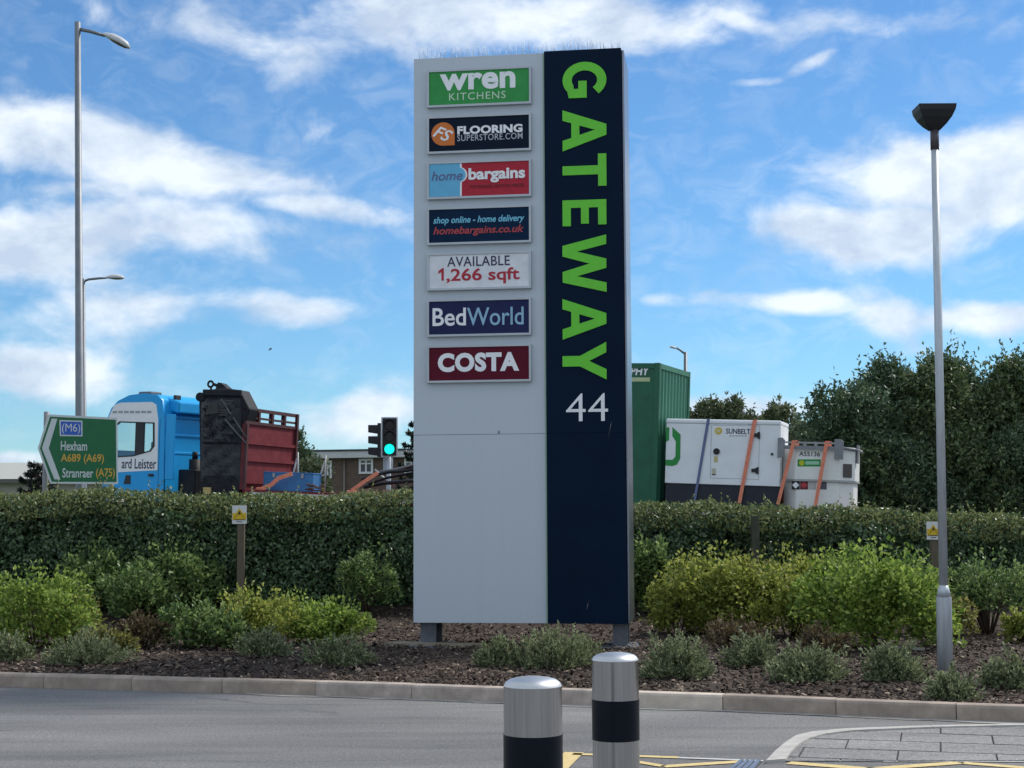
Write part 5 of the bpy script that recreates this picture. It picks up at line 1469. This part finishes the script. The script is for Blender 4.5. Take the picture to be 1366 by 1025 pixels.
def strap(name, p, q2, w, m_, yl, ztop, ywid, label):
    a, b = TR.uv(*p, yl), TR.uv(*q2, yl); zlow = zd - .02
    bx_ = b[0] + (zlow - b[1]) * (a[0] - b[0]) / (a[1] - b[1])
    base = (bx_, yl, zlow)
    t = tthing(name, label, 'strap', *base)
    lean_ = a[0]
    def rib(P, Q, W1, W2, th, yy):
        return MB().prism([(Q[0] - W2 / 2, Q[1]), (Q[0] + W2 / 2, Q[1]), (P[0] + W1 / 2, P[1]), (P[0] - W1 / 2, P[1])], yy - th, yy)
    rib((a[0], ztop), (bx_, zlow), w, w * .9, .006, yl).build('near_web', m_, t, base)
    MB().box(a[0] - w / 2, a[0] + w / 2, yl - .006, yl + ywid + .006, ztop, ztop + .006).build('top_web', m_, t, base)
    rib((a[0], ztop), (bx_, zlow), w, w * .9, .006, yl + ywid + .012).build('far_web', m_, t, base)
    MB().box(bx_ - .05, bx_ + .05, yl - .03, yl - .006, zlow, zlow + .12).build('buckle', M_blk, t, base, .008)


strap('ratchet_strap', (945, 560), (928, 660), .06, M_bs, GY - .016, gt + .003, GW + .03, 'blue ratchet strap over the white generator')
strap('ratchet_strap', (1007, 560), (988, 662), .085, M_or, GY - .036, gt + .003, GW + .05, 'orange ratchet strap over the white generator')
strap('ratchet_strap', (1059, 590), (1040, 664), .08, M_or, TY - .115, zB + .003, .6, 'left orange ratchet strap over the fuel tank')
strap('ratchet_strap', (1103, 591), (1089, 668), .08, M_or, TY - .115, zB + .003, .6, 'right orange ratchet strap over the fuel tank')

# --- deck clutter at the left
a, b = U(351, 645, .5), U(418, 633, .5)
tbx = tthing('tool_box', 'blue steel tool box on the trailer deck by the headboard', 'tool box', (a[0] + b[0]) / 2, .7, zd); OB = ((a[0] + b[0]) / 2, .7, zd)
M_tb = mat('box_blue', (.035, .17, .40), .45, var=.15, scale=6)
MB().box(a[0], b[0], .5, .95, zd, b[1]).build('body', M_tb, tbx, OB, .01)
MB().box(a[0] - .01, b[0] + .01, .49, .96, b[1] + .001, b[1] + .03).build('lid', M_tb, tbx, OB, .006)
for x in (a[0] + .25, b[0] - .3): MB().box(x, x + .06, .47, .5, b[1] - .1, b[1]).build('latch', M_rim, tbx, OB)


def web(name, pts, w, m_, label, y=.25):
    P = [U(*p, y) for p in pts]; bs = (P[-1][0], y, zd)
    t = tthing(name, label, 'strap', *bs); bb = MB()
    for (p, r_) in zip(P, P[1:]):
        d = Vector((r_[0] - p[0], r_[1] - p[1])).normalized(); nn = Vector((-d.y, d.x)) * w / 2
        bb.prism([(p[0] - nn.x, p[1] - nn.y), (r_[0] - nn.x, r_[1] - nn.y), (r_[0] + nn.x, r_[1] + nn.y), (p[0] + nn.x, p[1] + nn.y)], y - .01, y)
    bb.build('webbing', m_, t, bs)
    MB().box(P[-1][0] - .12, P[-1][0] + .10, y - .03, y + .1, zd, zd + .07).build('slack_fold', m_, t, bs, .02)


web('orange_webbing', [(390, 632), (372, 638), (362, 647), (348, 653)], .10, M_or, 'slack orange webbing hanging over the blue tool box')
web('orange_webbing', [(504, 631), (487, 642), (469, 655)], .09, M_or, 'taut orange webbing right of the tool box near the hose bundle')
for (p0, p1, lab) in (((396, 612), (386, 640), 'thin grey stake frame standing left on the trailer deck'), ((433, 616), (421, 645), 'thin grey stake frame standing right of the tool box')):
    u0, u1 = U(*p0, 1.0), U(*p1, 1.0)
    t = tthing('stake_frame', lab, 'frame', u1[0], 1.0, zd); OS = (u1[0], 1.0, zd); M_sk = flat('stake_grey', (.36, .37, .37))
    for (e0, e1) in (((u1[0], zd), u0), ((u1[0] + .25, zd), (u0[0] + .02, u0[1] + .15)), ((u1[0] + .05, (zd + u0[1]) / 2), (u1[0] + .24, (zd + u0[1]) / 2 + .05))):
        MB().tube([(e0[0], 1.0, e0[1]), (e1[0], 1.0, e1[1])], .022, 6).build('bar', M_sk, t, OS)
hb0 = U(515, 650, .6)
hz_ = tthing('hose_bundle', 'bundle of dark hoses and rods lying on the trailer left of the totem', 'hoses', hb0[0], .8, zd); OHz = (hb0[0], .8, zd)
for i, (pp, rr_) in enumerate((([(483, 640), (500, 634), (520, 630), (545, 628), (570, 622)], .035), ([(492, 646), (515, 638), (540, 633), (570, 628)], .03), ([(486, 650), (510, 645), (535, 643), (570, 640)], .045), ([(500, 627), (512, 638), (525, 648)], .03), ([(505, 630), (530, 626), (552, 620), (575, 615)], .03))):
    pts = [(U(*p, .4 + .18 * i)[0], .4 + .18 * i, max(zd + rr_, U(*p, .4 + .18 * i)[1])) for p in pp]
    MB().tube(pts, rr_, 8).build('hose', [M_blk, M_blk, M_dark, M_rim, mat('hose_grey', (.15, .16, .17), .5)][i], hz_, OHz)
for x in (475, 500, 560): 
    p = U(x, 655, .5); MB().box(p[0] - .05, p[0] + .05, .3, 1.4, zd, zd + .12).build('dunnage', M_wood, hz_, OHz)
p = U(408, 645, .35)
ch_ = tthing('chain_heap', 'small heap of dark rusty chain on the deck right of the tool box', 'chain', U(420, 648, .35)[0], .35, zd); OCh = (U(420, 648, .35)[0], .35, zd)
for i in range(16):
    cx_ = OCh[0] + random.uniform(-.2, .2); cz_ = zd + .03 + random.random() * .14; th0 = random.uniform(0, 3)
    MB().tube([(cx_ + .05 * math.cos(th0 + j * 1.05), .35 + .05 * math.sin(th0 + j * 1.05) + random.uniform(-.1, .1) * 0, cz_ + .015 * (j % 2)) for j in range(7)], .014, 5).build('chain_link', mat('rusty_chain', (.09, .045, .03), .8, var=.4, scale=20), ch_, OCh)

# ================================================================== BIRD
bp = at(361, 466, 60)
bird = thing('bird', 'small dark bird flying above the lorry', 'bird', bp, (0, R(-35), R(30))); bird.scale = (.5, .5, .5)
MB().ell((0, 0, 0), (.14, .045, .045), 10, 6).tube([(-.12, 0, 0), (-.22, 0, .0)], [.03, .015], 6).build('body', M_dark, bird)
for s in (-1, 1):
    MB().add([(.06, 0, .02), (-.05, 0, .02), (-.06, s * .16, .07), (-.02, s * .26, .05), (.05, s * .15, .07), (.06, 0, .03), (-.05, 0, .03), (-.06, s * .16, .08), (-.02, s * .26, .055), (.05, s * .15, .08)],
             [(0, 1, 2, 4), (4, 2, 3), (9, 7, 6, 5), (8, 7, 9), (0, 4, 9, 5), (4, 3, 8, 9), (3, 2, 7, 8), (2, 1, 6, 7)]).build('wing', M_dark, bird)
